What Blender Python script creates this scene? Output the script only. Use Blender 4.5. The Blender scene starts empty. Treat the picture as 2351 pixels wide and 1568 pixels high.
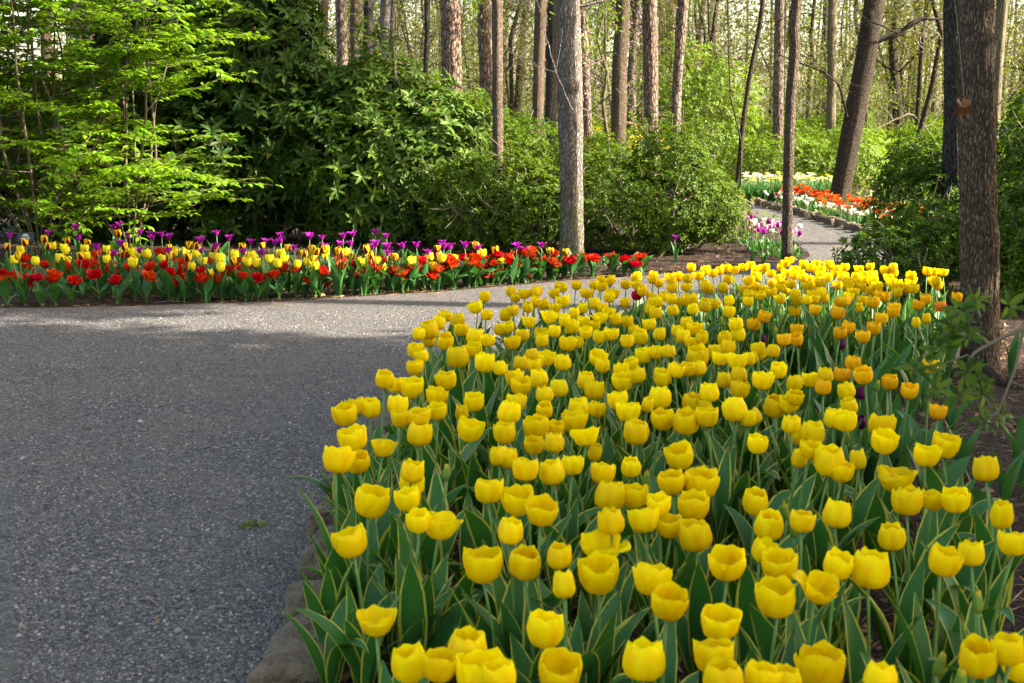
import bpy, math, random
import numpy as np
from mathutils import Vector, Matrix
from mathutils.geometry import tessellate_polygon

SC = bpy.context.scene
COL = SC.collection
R = math.radians

# ------------------------------------------------------------------ camera
CAM_H = 1.43
FPX = 2938.75                      # focal length in the pixels of a 2351 wide picture
PITCH = math.atan(514 / FPX)
cam = bpy.data.cameras.new('camera')
cam.lens = 45.0
cam.sensor_width = 36.0
cam.clip_start = 0.05
cam.clip_end = 2000
cam.dof.use_dof = True
cam.dof.focus_distance = 10.5
cam.dof.aperture_fstop = 9.0
cam_o = bpy.data.objects.new('camera', cam)
COL.objects.link(cam_o)
cam_o.location = (0, 0, CAM_H)
cam_o.rotation_euler = (math.pi / 2 - PITCH, 0, 0)
SC.camera = cam_o

# ------------------------------------------------------------------ light
SUN_EL, SUN_AZ = R(33), R(98)      # azimuth clockwise from the viewing direction
SUN_V = Vector((math.sin(SUN_AZ) * math.cos(SUN_EL), math.cos(SUN_AZ) * math.cos(SUN_EL), math.sin(SUN_EL)))
world = bpy.data.worlds.new('World')
SC.world = world
world.use_nodes = True
wn = world.node_tree
sky = wn.nodes.new('ShaderNodeTexSky')
sky.sky_type = 'NISHITA'
sky.sun_disc = False
sky.sun_elevation = SUN_EL
sky.sun_rotation = SUN_AZ
sky.dust_density = 3.0
sky.ozone_density = 0.4
warm = wn.nodes.new('ShaderNodeMix')
warm.data_type = 'RGBA'
warm.blend_type = 'MULTIPLY'
warm.inputs[0].default_value = 1.0
warm.inputs[7].default_value = (1.07, 1.0, .86, 1)      # the photograph's white balance
wn.links.new(sky.outputs[0], warm.inputs[6])
wn.links.new(warm.outputs[2], wn.nodes['Background'].inputs[0])
wn.nodes['Background'].inputs[1].default_value = 0.11
sl = bpy.data.lights.new('sun', 'SUN')
sl.energy = 4.6
sl.angle = R(0.5)
sl.color = (1.0, 0.92, 0.79)
so = bpy.data.objects.new('sun', sl)
COL.objects.link(so)
so.rotation_euler = (-SUN_V).to_track_quat('-Z', 'Y').to_euler()
SC.view_settings.view_transform = 'Standard'
SC.view_settings.look = 'None'
SC.view_settings.gamma = 1.0
SC.view_settings.exposure = 2.55
SC.cycles.use_denoising = True
SC.cycles.max_bounces = 8
SC.cycles.transmission_bounces = 6
SC.cycles.diffuse_bounces = 4
SC.cycles.glossy_bounces = 2
SC.cycles.caustics_reflective = False
SC.cycles.caustics_refractive = False

# ------------------------------------------------------------------ helpers
_cp, _sp = math.cos(PITCH), math.sin(PITCH)
def ray(px, py):
    u, v = (px - 1175.5) / FPX, -(py - 784.0) / FPX
    return Vector((u, _cp + v * _sp, -_sp + v * _cp))
def at(px, py, z=0.0):
    """the point of height z that shows at a pixel of the 2351 x 1568 picture"""
    d = ray(px, py)
    return Vector((0, 0, CAM_H)) + d * ((z - CAM_H) / d.z)
def deep(px, py, Y):
    d = ray(px, py)
    return Vector((0, 0, CAM_H)) + d * (Y / d.y)

ORD = ('zeroth first second third fourth fifth sixth seventh eighth ninth tenth eleventh twelfth thirteenth fourteenth fifteenth sixteenth '
       'seventeenth eighteenth nineteenth').split()
_tens = {2: 'twent', 3: 'thirt', 4: 'fort', 5: 'fift', 6: 'sixt', 7: 'sevent', 8: 'eight', 9: 'ninet'}
def nth(n):
    if n < 20: return ORD[n]
    if n >= 100: return 'hundred-' + (nth(n - 100) if n > 100 else 'th')
    t, u = divmod(n, 10)
    return _tens[t] + 'ieth' if u == 0 else _tens[t] + 'y-' + ORD[u]

def _hash(ix, iy, iz, seed):
    h = (ix * 374761393 + iy * 668265263 + iz * 2147483647 + seed * 974634777) & 0xFFFFFFFF
    h = ((h ^ (h >> 13)) * 1274126177) & 0xFFFFFFFF
    h = h ^ (h >> 16)
    return (h & 0xFFFF) / 65535.0
def vnoise(p, seed=0):
    """value noise in 0..1 for an (n,3) array"""
    p = np.asarray(p, float)
    i = np.floor(p).astype(np.int64)
    f = p - i
    f = f * f * (3 - 2 * f)
    out = 0
    for a in (0, 1):
        for b in (0, 1):
            for c in (0, 1):
                w = (f[:, 0] if a else 1 - f[:, 0]) * (f[:, 1] if b else 1 - f[:, 1]) * (f[:, 2] if c else 1 - f[:, 2])
                out = out + w * _hash(i[:, 0] + a, i[:, 1] + b, i[:, 2] + c, seed)
    return out

class MB:
    """collects vertices, quads, triangles and uvs for ONE mesh"""
    def __init__(self):
        self.v, self.q, self.t, self.uv, self.mq, self.mt, self.n = [], [], [], [], [], [], 0
    def add(self, v, q=None, t=None, uv=None, m=0):
        v = np.asarray(v, float).reshape(-1, 3)
        self.v.append(v)
        self.uv.append(np.zeros((len(v), 2)) if uv is None else np.asarray(uv, float).reshape(-1, 2))
        if q is not None and len(q):
            q = np.asarray(q, np.int64).reshape(-1, 4) + self.n
            self.q.append(q); self.mq.append(np.full(len(q), m))
        if t is not None and len(t):
            t = np.asarray(t, np.int64).reshape(-1, 3) + self.n
            self.t.append(t); self.mt.append(np.full(len(t), m))
        self.n += len(v)
    def grid(self, P, wrap=False, uv=None, m=0):
        P = np.asarray(P, float)
        a, b = P.shape[:2]
        idx = np.arange(a * b).reshape(a, b)
        if wrap:
            idx = np.concatenate([idx, idx[:, :1]], 1)
        q = np.stack([idx[:-1, :-1], idx[:-1, 1:], idx[1:, 1:], idx[1:, :-1]], -1).reshape(-1, 4)
        self.add(P.reshape(-1, 3), q, None, None if uv is None else np.asarray(uv).reshape(-1, 2), m)
    def tube(self, pts, rad, seg=6, cap=True, m=0):
        pts = np.asarray(pts, float)
        rad = np.broadcast_to(np.asarray(rad, float), (len(pts),))
        tan = np.gradient(pts, axis=0)
        tan /= np.linalg.norm(tan, axis=1)[:, None] + 1e-9
        up = np.array([0, 0, 1.0]) if abs(tan[0][2]) < .9 else np.array([1.0, 0, 0])
        X = np.cross(tan, up); X /= np.linalg.norm(X, axis=1)[:, None] + 1e-9
        Y = np.cross(tan, X)
        a = np.arange(seg) * 2 * np.pi / seg
        P = pts[:, None] + rad[:, None, None] * (np.cos(a)[None, :, None] * X[:, None] + np.sin(a)[None, :, None] * Y[:, None])
        self.grid(P, True, m=m)
        if cap:
            n0 = self.n - len(pts) * seg
            c = np.concatenate([pts[-1:]])
            self.add(c)
            k = np.arange(seg)
            last = n0 + (len(pts) - 1) * seg
            self.t.append(np.stack([last + k, last + (k + 1) % seg, np.full(seg, self.n - 1)], -1)); self.mt.append(np.full(seg, m))
    def mesh(self, name, mats, smooth=True):
        me = bpy.data.meshes.new(name)
        V = np.concatenate(self.v) if self.v else np.zeros((0, 3))
        U = np.concatenate(self.uv) if self.uv else np.zeros((0, 2))
        q = np.concatenate(self.q) if self.q else np.zeros((0, 4), np.int64)
        t = np.concatenate(self.t) if self.t else np.zeros((0, 3), np.int64)
        nq, nt = len(q), len(t)
        loops = np.concatenate([q.ravel(), t.ravel()]).astype(np.int32)
        me.vertices.add(len(V)); me.vertices.foreach_set('co', V.astype(np.float32).ravel())
        me.loops.add(len(loops)); me.loops.foreach_set('vertex_index', loops)
        me.polygons.add(nq + nt)
        start = np.concatenate([np.arange(nq) * 4, nq * 4 + np.arange(nt) * 3]).astype(np.int32)
        me.polygons.foreach_set('loop_start', start)
        me.polygons.foreach_set('loop_total', np.concatenate([np.full(nq, 4), np.full(nt, 3)]).astype(np.int32))
        mi = np.concatenate(self.mq + self.mt) if self.mq or self.mt else np.zeros(0)
        me.polygons.foreach_set('material_index', mi.astype(np.int32))
        me.polygons.foreach_set('use_smooth', np.full(nq + nt, smooth))
        uvl = me.uv_layers.new(name='UVMap')
        uvl.data.foreach_set('uv', U[loops].astype(np.float32).ravel())
        me.update(calc_edges=True)
        me.validate()
        for m in (mats if isinstance(mats, (list, tuple)) else [mats]):
            me.materials.append(m)
        return me
    def obj(self, name, mats, parent=None, loc=None, smooth=True):
        return link(name, self.mesh(name, mats, smooth), parent, loc)

def link(name, data, parent=None, loc=None, rot=None, scale=None):
    o = bpy.data.objects.new(name, data)
    COL.objects.link(o)
    if parent: o.parent = parent
    if loc is not None: o.location = loc
    if rot is not None: o.rotation_euler = rot
    if scale is not None: o.scale = (scale,) * 3 if np.isscalar(scale) else scale
    return o
def tag(o, label, cat, group=None, kind=None):
    o['label'] = label
    o['category'] = cat
    if group: o['group'] = group
    if kind: o['kind'] = kind
    return o
def thing(name, label, cat, loc=(0, 0, 0), rz=0.0, group=None, scale=1.0):
    o = link(name, None, None, loc, (0, 0, rz), scale)
    o.empty_display_size = .1
    return tag(o, label, cat, group)

# leaf templates: x across, y along, z normal; unit length
def leaf_full(w=.3, fold=.12, droop=.15):
    v = [(0, 0, 0), (-w * .42, .3, fold * .5), (0, .3, 0), (w * .42, .3, fold * .5), (-w * .45, .65, fold * .5 - droop * .4), (0, .65, -droop * .4), (w * .45, .65, fold * .5 - droop * .4), (0, 1, -droop)]
    q = [(1, 2, 5, 4), (2, 3, 6, 5)]
    t = [(0, 2, 1), (0, 3, 2), (4, 5, 7), (5, 6, 7)]
    return np.array(v), np.array(q), np.array(t)
def leaf_fold(w=.4, fold=.12, droop=.1):
    v = [(0, 0, 0), (-w * .5, .5, fold), (0, 1, -droop), (w * .5, .5, fold)]
    return np.array(v), np.zeros((0, 4), int), np.array([(0, 2, 1), (0, 3, 2)])
def leaf_card(w=.5):
    v = [(0, 0, 0), (-w * .5, .45, .03), (0, 1, 0), (w * .5, .55, .03)]
    return np.array(v), np.array([(0, 3, 2, 1)]), np.zeros((0, 3), int)
def scatter(mb, tpl, P, D, N, L, m=0):
    """leaves of template tpl at P along D with normal N and length L"""
    tv, tq, tt = tpl
    P, D, N = (np.asarray(a, float) for a in (P, D, N))
    D = D / (np.linalg.norm(D, axis=1)[:, None] + 1e-9)
    S = np.cross(D, N); S /= np.linalg.norm(S, axis=1)[:, None] + 1e-9
    N = np.cross(S, D)
    L = np.broadcast_to(np.asarray(L, float), (len(P),))
    V = P[:, None] + L[:, None, None] * (tv[None, :, 0:1] * S[:, None] + tv[None, :, 1:2] * D[:, None] + tv[None, :, 2:3] * N[:, None])
    k = len(tv)
    off = (np.arange(len(P)) * k)[:, None, None]
    uv = np.tile(np.stack([tv[:, 0], tv[:, 1]], -1), (len(P), 1))
    mb.add(V.reshape(-1, 3), (tq[None] + off).reshape(-1, 4) if len(tq) else None, (tt[None] + off).reshape(-1, 3) if len(tt) else None, uv, m)
def rdirs(rng, n):
    d = rng.normal(size=(n, 3))
    return d / np.linalg.norm(d, axis=1)[:, None]
def whorls(mb, tpl, P, A, rng, k=6, L=.1, tilt=(55, 85), m=0, lvar=.25):
    """k leaves round each axis A at the points P"""
    P, A = np.asarray(P, float), np.asarray(A, float)
    n = len(P)
    A = A / (np.linalg.norm(A, axis=1)[:, None] + 1e-9)
    X = np.cross(A, rdirs(rng, n)); X /= np.linalg.norm(X, axis=1)[:, None] + 1e-9
    Y = np.cross(A, X)
    ang = (np.arange(k)[None] * 2 * np.pi / k + rng.uniform(-.35, .35, (n, k)) + rng.uniform(0, 6.28, (n, 1)))
    rad = np.cos(ang)[..., None] * X[:, None] + np.sin(ang)[..., None] * Y[:, None]
    ti = np.radians(rng.uniform(tilt[0], tilt[1], (n, k)))
    D = np.cos(ti)[..., None] * A[:, None] + np.sin(ti)[..., None] * rad
    N = np.sin(ti)[..., None] * A[:, None] - np.cos(ti)[..., None] * rad
    LL = L * rng.uniform(1 - lvar, 1 + lvar, (n, k)) if np.isscalar(L) else L[:, None] * rng.uniform(1 - lvar, 1 + lvar, (n, k))
    PP = np.repeat(P, k, 0) + D.reshape(-1, 3) * .004
    scatter(mb, tpl, PP, D.reshape(-1, 3), N.reshape(-1, 3) + rng.normal(0, .12, (n * k, 3)), LL.ravel(), m)

# ------------------------------------------------------------------ materials
def mat(name):
    m = bpy.data.materials.new(name)
    m.use_nodes = True
    return m, m.node_tree, m.node_tree.nodes['Principled BSDF'], m.node_tree.nodes['Material Output']
def node(nt, typ, **kw):
    n = nt.nodes.new(typ)
    for k, v in kw.items():
        if k in n.inputs: n.inputs[k].default_value = v
        else: setattr(n, k, v)
    return n
def ramp(nt, fac, stops, interp='LINEAR'):
    n = nt.nodes.new('ShaderNodeValToRGB')
    n.color_ramp.interpolation = interp
    e = n.color_ramp.elements
    while len(e) < len(stops): e.new(.5)
    for i, (p, c) in enumerate(stops):
        e[i].position = p
        e[i].color = (*c, 1)
    nt.links.new(fac, n.inputs[0])
    return n.outputs[0]
def mixc(nt, fac, a, b, mode='MIX'):
    n = nt.nodes.new('ShaderNodeMix'); n.data_type = 'RGBA'; n.blend_type = mode
    if hasattr(fac, 'links'): nt.links.new(fac, n.inputs[0])
    else: n.inputs[0].default_value = fac
    for s, x in ((n.inputs[6], a), (n.inputs[7], b)):
        if hasattr(x, 'links'): nt.links.new(x, s)
        else: s.default_value = (*x, 1)
    return n.outputs[2]
def mth(nt, op, a, b=None, c=None):
    n = nt.nodes.new('ShaderNodeMath'); n.operation = op
    for s, x in zip(n.inputs, (a, b, c)):
        if x is None: continue
        if hasattr(x, 'links'): nt.links.new(x, s)
        else: s.default_value = x
    return n.outputs[0]
def coords(nt, scale=(1, 1, 1), which='Object'):
    tc = nt.nodes.new('ShaderNodeTexCoord')
    mp = nt.nodes.new('ShaderNodeMapping')
    mp.inputs['Scale'].default_value = scale
    nt.links.new(tc.outputs[which], mp.inputs[0])
    return mp.outputs[0]
def noise(nt, vec, scale, detail=4, rough=.55, out='Fac'):
    n = node(nt, 'ShaderNodeTexNoise', Scale=scale, Detail=detail, Roughness=rough)
    if vec is not None: nt.links.new(vec, n.inputs['Vector'])
    return n.outputs[out]
def bump(nt, h, strength, dist, normal=None):
    n = node(nt, 'ShaderNodeBump', Strength=strength, Distance=dist)
    nt.links.new(h, n.inputs['Height'])
    if normal is not None: nt.links.new(normal, n.inputs['Normal'])
    return n.outputs[0]
def leafy(nt, p, out, col, trans, tint=(1, 1, 1)):
    """front colour col plus a translucent share"""
    tr = nt.nodes.new('ShaderNodeBsdfTranslucent')
    if tint != (1, 1, 1): col2 = mixc(nt, 1.0, col, tint, 'MULTIPLY')
    else: col2 = col
    nt.links.new(col, p.inputs['Base Color'])
    nt.links.new(col2, tr.inputs[0])
    mx = nt.nodes.new('ShaderNodeMixShader'); mx.inputs[0].default_value = trans
    nt.links.new(p.outputs[0], mx.inputs[1]); nt.links.new(tr.outputs[0], mx.inputs[2])
    nt.links.new(mx.outputs[0], out.inputs[0])
def m_leaf(name, cols, trans=.35, rough=.5, spec=.4, tint=(1.25, 1.2, .6)):
    """a leaf whose colour varies from one leaf to the next"""
    m, nt, p, out = mat(name)
    g = nt.nodes.new('ShaderNodeNewGeometry')
    c = ramp(nt, g.outputs['Random Per Island'], [(i / max(1, len(cols) - 1), c) for i, c in enumerate(cols)])
    p.inputs['Roughness'].default_value = rough
    p.inputs['Specular IOR Level'].default_value = spec
    leafy(nt, p, out, c, trans, tint)
    return m
def m_plain(name, c, rough=.7, var=.25, scale=30):
    m, nt, p, out = mat(name)
    f = noise(nt, coords(nt), scale)
    nt.links.new(mixc(nt, f, tuple(x * (1 - var) for x in c), tuple(min(1, x * (1 + var)) for x in c)), p.inputs['Base Color'])
    p.inputs['Roughness'].default_value = rough
    return m
def m_bark(name, lo, hi, kind='furrow', sc=1.0, moss=0.0):
    m, nt, p, out = mat(name)
    p.inputs['Roughness'].default_value = .9
    p.inputs['Specular IOR Level'].default_value = .15
    if kind == 'plate':
        v = coords(nt, (22 * sc, 22 * sc, 8 * sc))
        w = node(nt, 'ShaderNodeTexNoise', Scale=.8, Detail=3)
        nt.links.new(v, w.inputs['Vector'])
        vv = nt.nodes.new('ShaderNodeVectorMath'); vv.operation = 'MULTIPLY_ADD'
        nt.links.new(w.outputs['Color'], vv.inputs[0]); vv.inputs[1].default_value = (1.2, 1.2, 1.2); nt.links.new(v, vv.inputs[2])
        e = node(nt, 'ShaderNodeTexVoronoi', feature='DISTANCE_TO_EDGE', Scale=1.0)
        nt.links.new(vv.outputs[0], e.inputs['Vector'])
        cell = node(nt, 'ShaderNodeTexVoronoi', feature='F1', Scale=1.0)
        nt.links.new(vv.outputs[0], cell.inputs['Vector'])
        ed = ramp(nt, e.outputs['Distance'], [(0, (0, 0, 0)), (.11, (.75,) * 3), (.5, (1, 1, 1))])
        fine = noise(nt, coords(nt, (60, 60, 30)), 1.0)
        sep = nt.nodes.new('ShaderNodeSeparateColor'); nt.links.new(cell.outputs['Color'], sep.inputs[0])
        tone = mth(nt, 'ADD', mth(nt, 'MULTIPLY', sep.outputs[0], .6), mth(nt, 'MULTIPLY', fine, .5))
        col = mixc(nt, tone, lo, hi)
        col = mixc(nt, ed, tuple(x * .28 for x in lo), col)
        h = mth(nt, 'ADD', ed, mth(nt, 'MULTIPLY', fine, .25))
        nrm = bump(nt, h, 1.0, .022 / sc)
    elif kind == 'cell':
        v = coords(nt, (62 * sc, 62 * sc, 15 * sc))
        w = node(nt, 'ShaderNodeTexNoise', Scale=.7, Detail=4)
        nt.links.new(v, w.inputs['Vector'])
        vv = nt.nodes.new('ShaderNodeVectorMath'); vv.operation = 'MULTIPLY_ADD'
        nt.links.new(w.outputs['Color'], vv.inputs[0]); vv.inputs[1].default_value = (2.2, 2.2, 2.2); nt.links.new(v, vv.inputs[2])
        e = node(nt, 'ShaderNodeTexVoronoi', feature='DISTANCE_TO_EDGE', Scale=1.0)
        nt.links.new(vv.outputs[0], e.inputs['Vector'])
        cell = node(nt, 'ShaderNodeTexVoronoi', feature='F1', Scale=1.0)
        nt.links.new(vv.outputs[0], cell.inputs['Vector'])
        sep = nt.nodes.new('ShaderNodeSeparateColor'); nt.links.new(cell.outputs['Color'], sep.inputs[0])
        fine = noise(nt, coords(nt, (120, 120, 60)), 1.0, 4)
        big_ = noise(nt, coords(nt, (4, 4, 1.6)), 1.0, 4)
        ed = ramp(nt, e.outputs['Distance'], [(0, (0, 0, 0)), (.22, (.6,) * 3), (.55, (1, 1, 1))])
        tone = mth(nt, 'ADD', mth(nt, 'ADD', mth(nt, 'MULTIPLY', sep.outputs[0], .45), mth(nt, 'MULTIPLY', fine, .6)), mth(nt, 'MULTIPLY', mth(nt, 'SUBTRACT', big_, .6), .9))
        col = mixc(nt, tone, lo, hi)
        col = mixc(nt, ed, tuple(x * .32 for x in lo), col)
        h = mth(nt, 'ADD', ed, mth(nt, 'MULTIPLY', fine, .35))
        nrm = bump(nt, h, 1.0, .02 / sc)
    else:
        v = coords(nt, (34 * sc, 34 * sc, 4.5 * sc))
        a = noise(nt, v, 1.0, 5, .6)
        b = noise(nt, coords(nt, (90 * sc, 90 * sc, 22 * sc)), 1.0, 3)
        c = noise(nt, coords(nt, (3, 3, 1.3)), 1.0, 3)
        ridge = mth(nt, 'MULTIPLY', mth(nt, 'ABSOLUTE', mth(nt, 'SUBTRACT', a, .5)), 5.0)
        h = mth(nt, 'ADD', ridge, mth(nt, 'MULTIPLY', b, .6))
        tone = mth(nt, 'ADD', mth(nt, 'MULTIPLY', h, .55), mth(nt, 'MULTIPLY', mth(nt, 'SUBTRACT', c, .5), .7))
        col = ramp(nt, tone, [(.08, tuple(x * .35 for x in lo)), (.3, lo), (.85, hi)])
        nrm = bump(nt, h, 1.0, .012 / sc)
    if moss:
        z = nt.nodes.new('ShaderNodeTexCoord'); sp = nt.nodes.new('ShaderNodeSeparateXYZ'); nt.links.new(z.outputs['Object'], sp.inputs[0])
        fz = nt.nodes.new('ShaderNodeMapRange'); nt.links.new(sp.outputs[2], fz.inputs[0])
        fz.inputs[1].default_value = moss; fz.inputs[2].default_value = 0.0
        k = mth(nt, 'MULTIPLY', fz.outputs[0], ramp(nt, noise(nt, coords(nt), 14, 4), [(.42, (0,) * 3), (.6, (1,) * 3)]))
        col = mixc(nt, k, col, (.13, .15, .03))
    nt.links.new(col, p.inputs['Base Color'])
    nt.links.new(nrm, p.inputs['Normal'])
    return m
def m_petal(name, base, edge, heart, trans=.4, rough=.45, streak=None):
    """petal: u across, v from base to tip; heart colour at the base and along the midrib"""
    m, nt, p, out = mat(name)
    uv = nt.nodes.new('ShaderNodeUVMap'); sp = nt.nodes.new('ShaderNodeSeparateXYZ'); nt.links.new(uv.outputs[0], sp.inputs[0])
    g = nt.nodes.new('ShaderNodeObjectInfo')
    au = mth(nt, 'ABSOLUTE', sp.outputs[0])
    n = noise(nt, uv.outputs[0], 5.0, 3)
    vv = mth(nt, 'ADD', sp.outputs[1], mth(nt, 'MULTIPLY', mth(nt, 'SUBTRACT', n, .5), .25))
    vn = noise(nt, mixvec(nt, uv.outputs[0], (14, 1.0, 1)), 1.0, 3)
    mid = ramp(nt, mth(nt, 'SUBTRACT', 1.0, au), [(.45, (0,) * 3), (1.0, (1,) * 3)])
    col = mixc(nt, mth(nt, 'MULTIPLY', mid, mth(nt, 'MULTIPLY', n, .9)), base, heart)
    col = mixc(nt, ramp(nt, vn, [(.48, (0,) * 3), (.72, (.5,) * 3)]), col, heart)
    col = mixc(nt, ramp(nt, mth(nt, 'ADD', au, mth(nt, 'MULTIPLY', mth(nt, 'SUBTRACT', n, .5), .5)), [(.62, (0,) * 3), (1.0, (.75,) * 3)]), col, heart)
    col = mixc(nt, ramp(nt, vv, [(.72, (0,) * 3), (1.0, (1,) * 3)]), col, edge)
    if streak:
        k = ramp(nt, mth(nt, 'ADD', mth(nt, 'MULTIPLY', mth(nt, 'SUBTRACT', 1.0, au), .8), mth(nt, 'MULTIPLY', mth(nt, 'SUBTRACT', 1.0, vv), .55)), [(.62, (0,) * 3), (.72, (1,) * 3)])
        col = mixc(nt, k, col, streak)
    hs = nt.nodes.new('ShaderNodeHueSaturation')
    nt.links.new(col, hs.inputs['Color'])
    nt.links.new(mth(nt, 'MULTIPLY_ADD', g.outputs['Random'], .016, .492), hs.inputs['Hue'])
    nt.links.new(mth(nt, 'MULTIPLY_ADD', g.outputs['Random'], .18, .88), hs.inputs['Value'])
    ve = noise(nt, mixvec(nt, uv.outputs[0], (18, 1.2, 1)), 1.0, 3)
    nt.links.new(bump(nt, ve, .5, .003), p.inputs['Normal'])
    p.inputs['Roughness'].default_value = rough
    p.inputs['Specular IOR Level'].default_value = .10
    leafy(nt, p, out, hs.outputs[0], trans)
    return m
def mixvec(nt, vec, s):
    mp = nt.nodes.new('ShaderNodeMapping'); mp.inputs['Scale'].default_value = s
    nt.links.new(vec, mp.inputs[0]); return mp.outputs[0]
def m_blade(name, body, edge=None, trans=.28, ew=.80):
    """tulip leaf: u across in -1..1; a pale margin when edge is given"""
    m, nt, p, out = mat(name)
    uv = nt.nodes.new('ShaderNodeUVMap'); sp = nt.nodes.new('ShaderNodeSeparateXYZ'); nt.links.new(uv.outputs[0], sp.inputs[0])
    oi = nt.nodes.new('ShaderNodeObjectInfo')
    st = noise(nt, mixvec(nt, uv.outputs[0], (9, .7, 1)), 1.0, 2)
    col = mixc(nt, st, tuple(x * .72 for x in body), tuple(x * 1.3 for x in body))
    col = mixc(nt, mth(nt, 'MULTIPLY', oi.outputs['Random'], .35), col, (body[0] * 1.6, body[1] * 1.35, body[2] * .6))
    if edge:
        n = noise(nt, mixvec(nt, uv.outputs[0], (3, 5, 1)), 1.0, 2)
        au = mth(nt, 'ADD', mth(nt, 'ADD', mth(nt, 'ABSOLUTE', sp.outputs[0]), mth(nt, 'MULTIPLY_ADD', oi.outputs['Random'], .16, -.08)), mth(nt, 'MULTIPLY', mth(nt, 'SUBTRACT', n, .5), .16))
        col = mixc(nt, ramp(nt, au, [(ew, (0,) * 3), (ew + .05, (1,) * 3)]), col, edge)
        tip = mth(nt, 'ADD', sp.outputs[1], mth(nt, 'MULTIPLY', mth(nt, 'SUBTRACT', oi.outputs['Random'], .5), .08))
        col = mixc(nt, ramp(nt, tip, [(.965, (0,) * 3), (1.0, (.8,) * 3)]), col, (.25, .17, .07))
    nt.links.new(bump(nt, st, .3, .003), p.inputs['Normal'])
    p.inputs['Roughness'].default_value = .45
    p.inputs['Specular IOR Level'].default_value = .3
    leafy(nt, p, out, col, trans, (1.3, 1.3, .5))
    return m

def m_gravel():
    m, nt, p, out = mat('grey_gravel')
    v = coords(nt)
    w = node(nt, 'ShaderNodeTexNoise', Scale=35.0, Detail=2); nt.links.new(v, w.inputs['Vector'])
    vm = nt.nodes.new('ShaderNodeVectorMath'); vm.operation = 'MULTIPLY_ADD'
    nt.links.new(w.outputs['Color'], vm.inputs[0]); vm.inputs[1].default_value = (.02, .02, .02); nt.links.new(v, vm.inputs[2])
    big = node(nt, 'ShaderNodeTexVoronoi', Scale=82.0); nt.links.new(vm.outputs[0], big.inputs['Vector'])
    sml = node(nt, 'ShaderNodeTexVoronoi', Scale=180.0); nt.links.new(vm.outputs[0], sml.inputs['Vector'])
    s1 = nt.nodes.new('ShaderNodeSeparateColor'); nt.links.new(big.outputs['Color'], s1.inputs[0])
    s2 = nt.nodes.new('ShaderNodeSeparateColor'); nt.links.new(sml.outputs['Color'], s2.inputs[0])
    ca = ramp(nt, s1.outputs[0], [(0, (.016, .015, .017)), (.3, (.046, .043, .050)), (.62, (.105, .098, .102)), (.87, (.185, .17, .155)), (.97, (.27, .24, .195)), (1, (.44, .40, .33))])
    cb = ramp(nt, s2.outputs[0], [(0, (.034, .032, .034)), (.5, (.115, .106, .102)), (.9, (.21, .19, .165)), (1, (.38, .35, .30))])
    patch = noise(nt, v, 1.3, 5, .6)
    col = mixc(nt, ramp(nt, patch, [(.4, (.25,) * 3), (.62, (.8,) * 3)]), ca, cb)
    dust = ramp(nt, noise(nt, v, 2.3, 6, .65), [(.47, (0,) * 3), (.70, (.62,) * 3)])
    col = mixc(nt, dust, col, (.165, .14, .11))
    tanfine = ramp(nt, noise(nt, v, 9, 4, .7), [(.6, (0,) * 3), (.8, (.5,) * 3)])
    col = mixc(nt, tanfine, col, (.16, .11, .07))
    nt.links.new(col, p.inputs['Base Color'])
    h = mth(nt, 'ADD', mth(nt, 'MULTIPLY', big.outputs['Distance'], -1.0), mth(nt, 'MULTIPLY', sml.outputs['Distance'], -.5))
    nt.links.new(bump(nt, h, 1.0, .02), p.inputs['Normal'])
    p.inputs['Roughness'].default_value = .85
    p.inputs['Specular IOR Level'].default_value = .3
    return m
def m_mulch(name='bark_mulch', lo=(.010, .007, .005), mid=(.034, .021, .014), hi=(.11, .075, .05)):
    m, nt, p, out = mat(name)
    v = coords(nt)
    a = node(nt, 'ShaderNodeTexVoronoi', Scale=38.0)
    w = node(nt, 'ShaderNodeTexNoise', Scale=12.0, Detail=3); nt.links.new(v, w.inputs['Vector'])
    vm = nt.nodes.new('ShaderNodeVectorMath'); vm.operation = 'MULTIPLY_ADD'
    nt.links.new(w.outputs['Color'], vm.inputs[0]); vm.inputs[1].default_value = (.08, .08, .08); nt.links.new(v, vm.inputs[2])
    nt.links.new(vm.outputs[0], a.inputs['Vector'])
    s1 = nt.nodes.new('ShaderNodeSeparateColor'); nt.links.new(a.outputs['Color'], s1.inputs[0])
    col = ramp(nt, s1.outputs[0], [(0, lo), (.6, mid), (.9, tuple(x * 1.4 for x in mid)), (1, hi)])
    col = mixc(nt, ramp(nt, noise(nt, v, 3, 5), [(.45, (0,) * 3), (.7, (.6,) * 3)]), col, (mid[0] * 1.2, mid[1] * 1.0, mid[2] * .8))
    nt.links.new(col, p.inputs['Base Color'])
    h = mth(nt, 'ADD', mth(nt, 'MULTIPLY', a.outputs['Distance'], -1.0), noise(nt, v, 60, 4))
    nt.links.new(bump(nt, h, 1.0, .02), p.inputs['Normal'])
    p.inputs['Roughness'].default_value = .95
    p.inputs['Specular IOR Level'].default_value = .15
    return m

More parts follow.
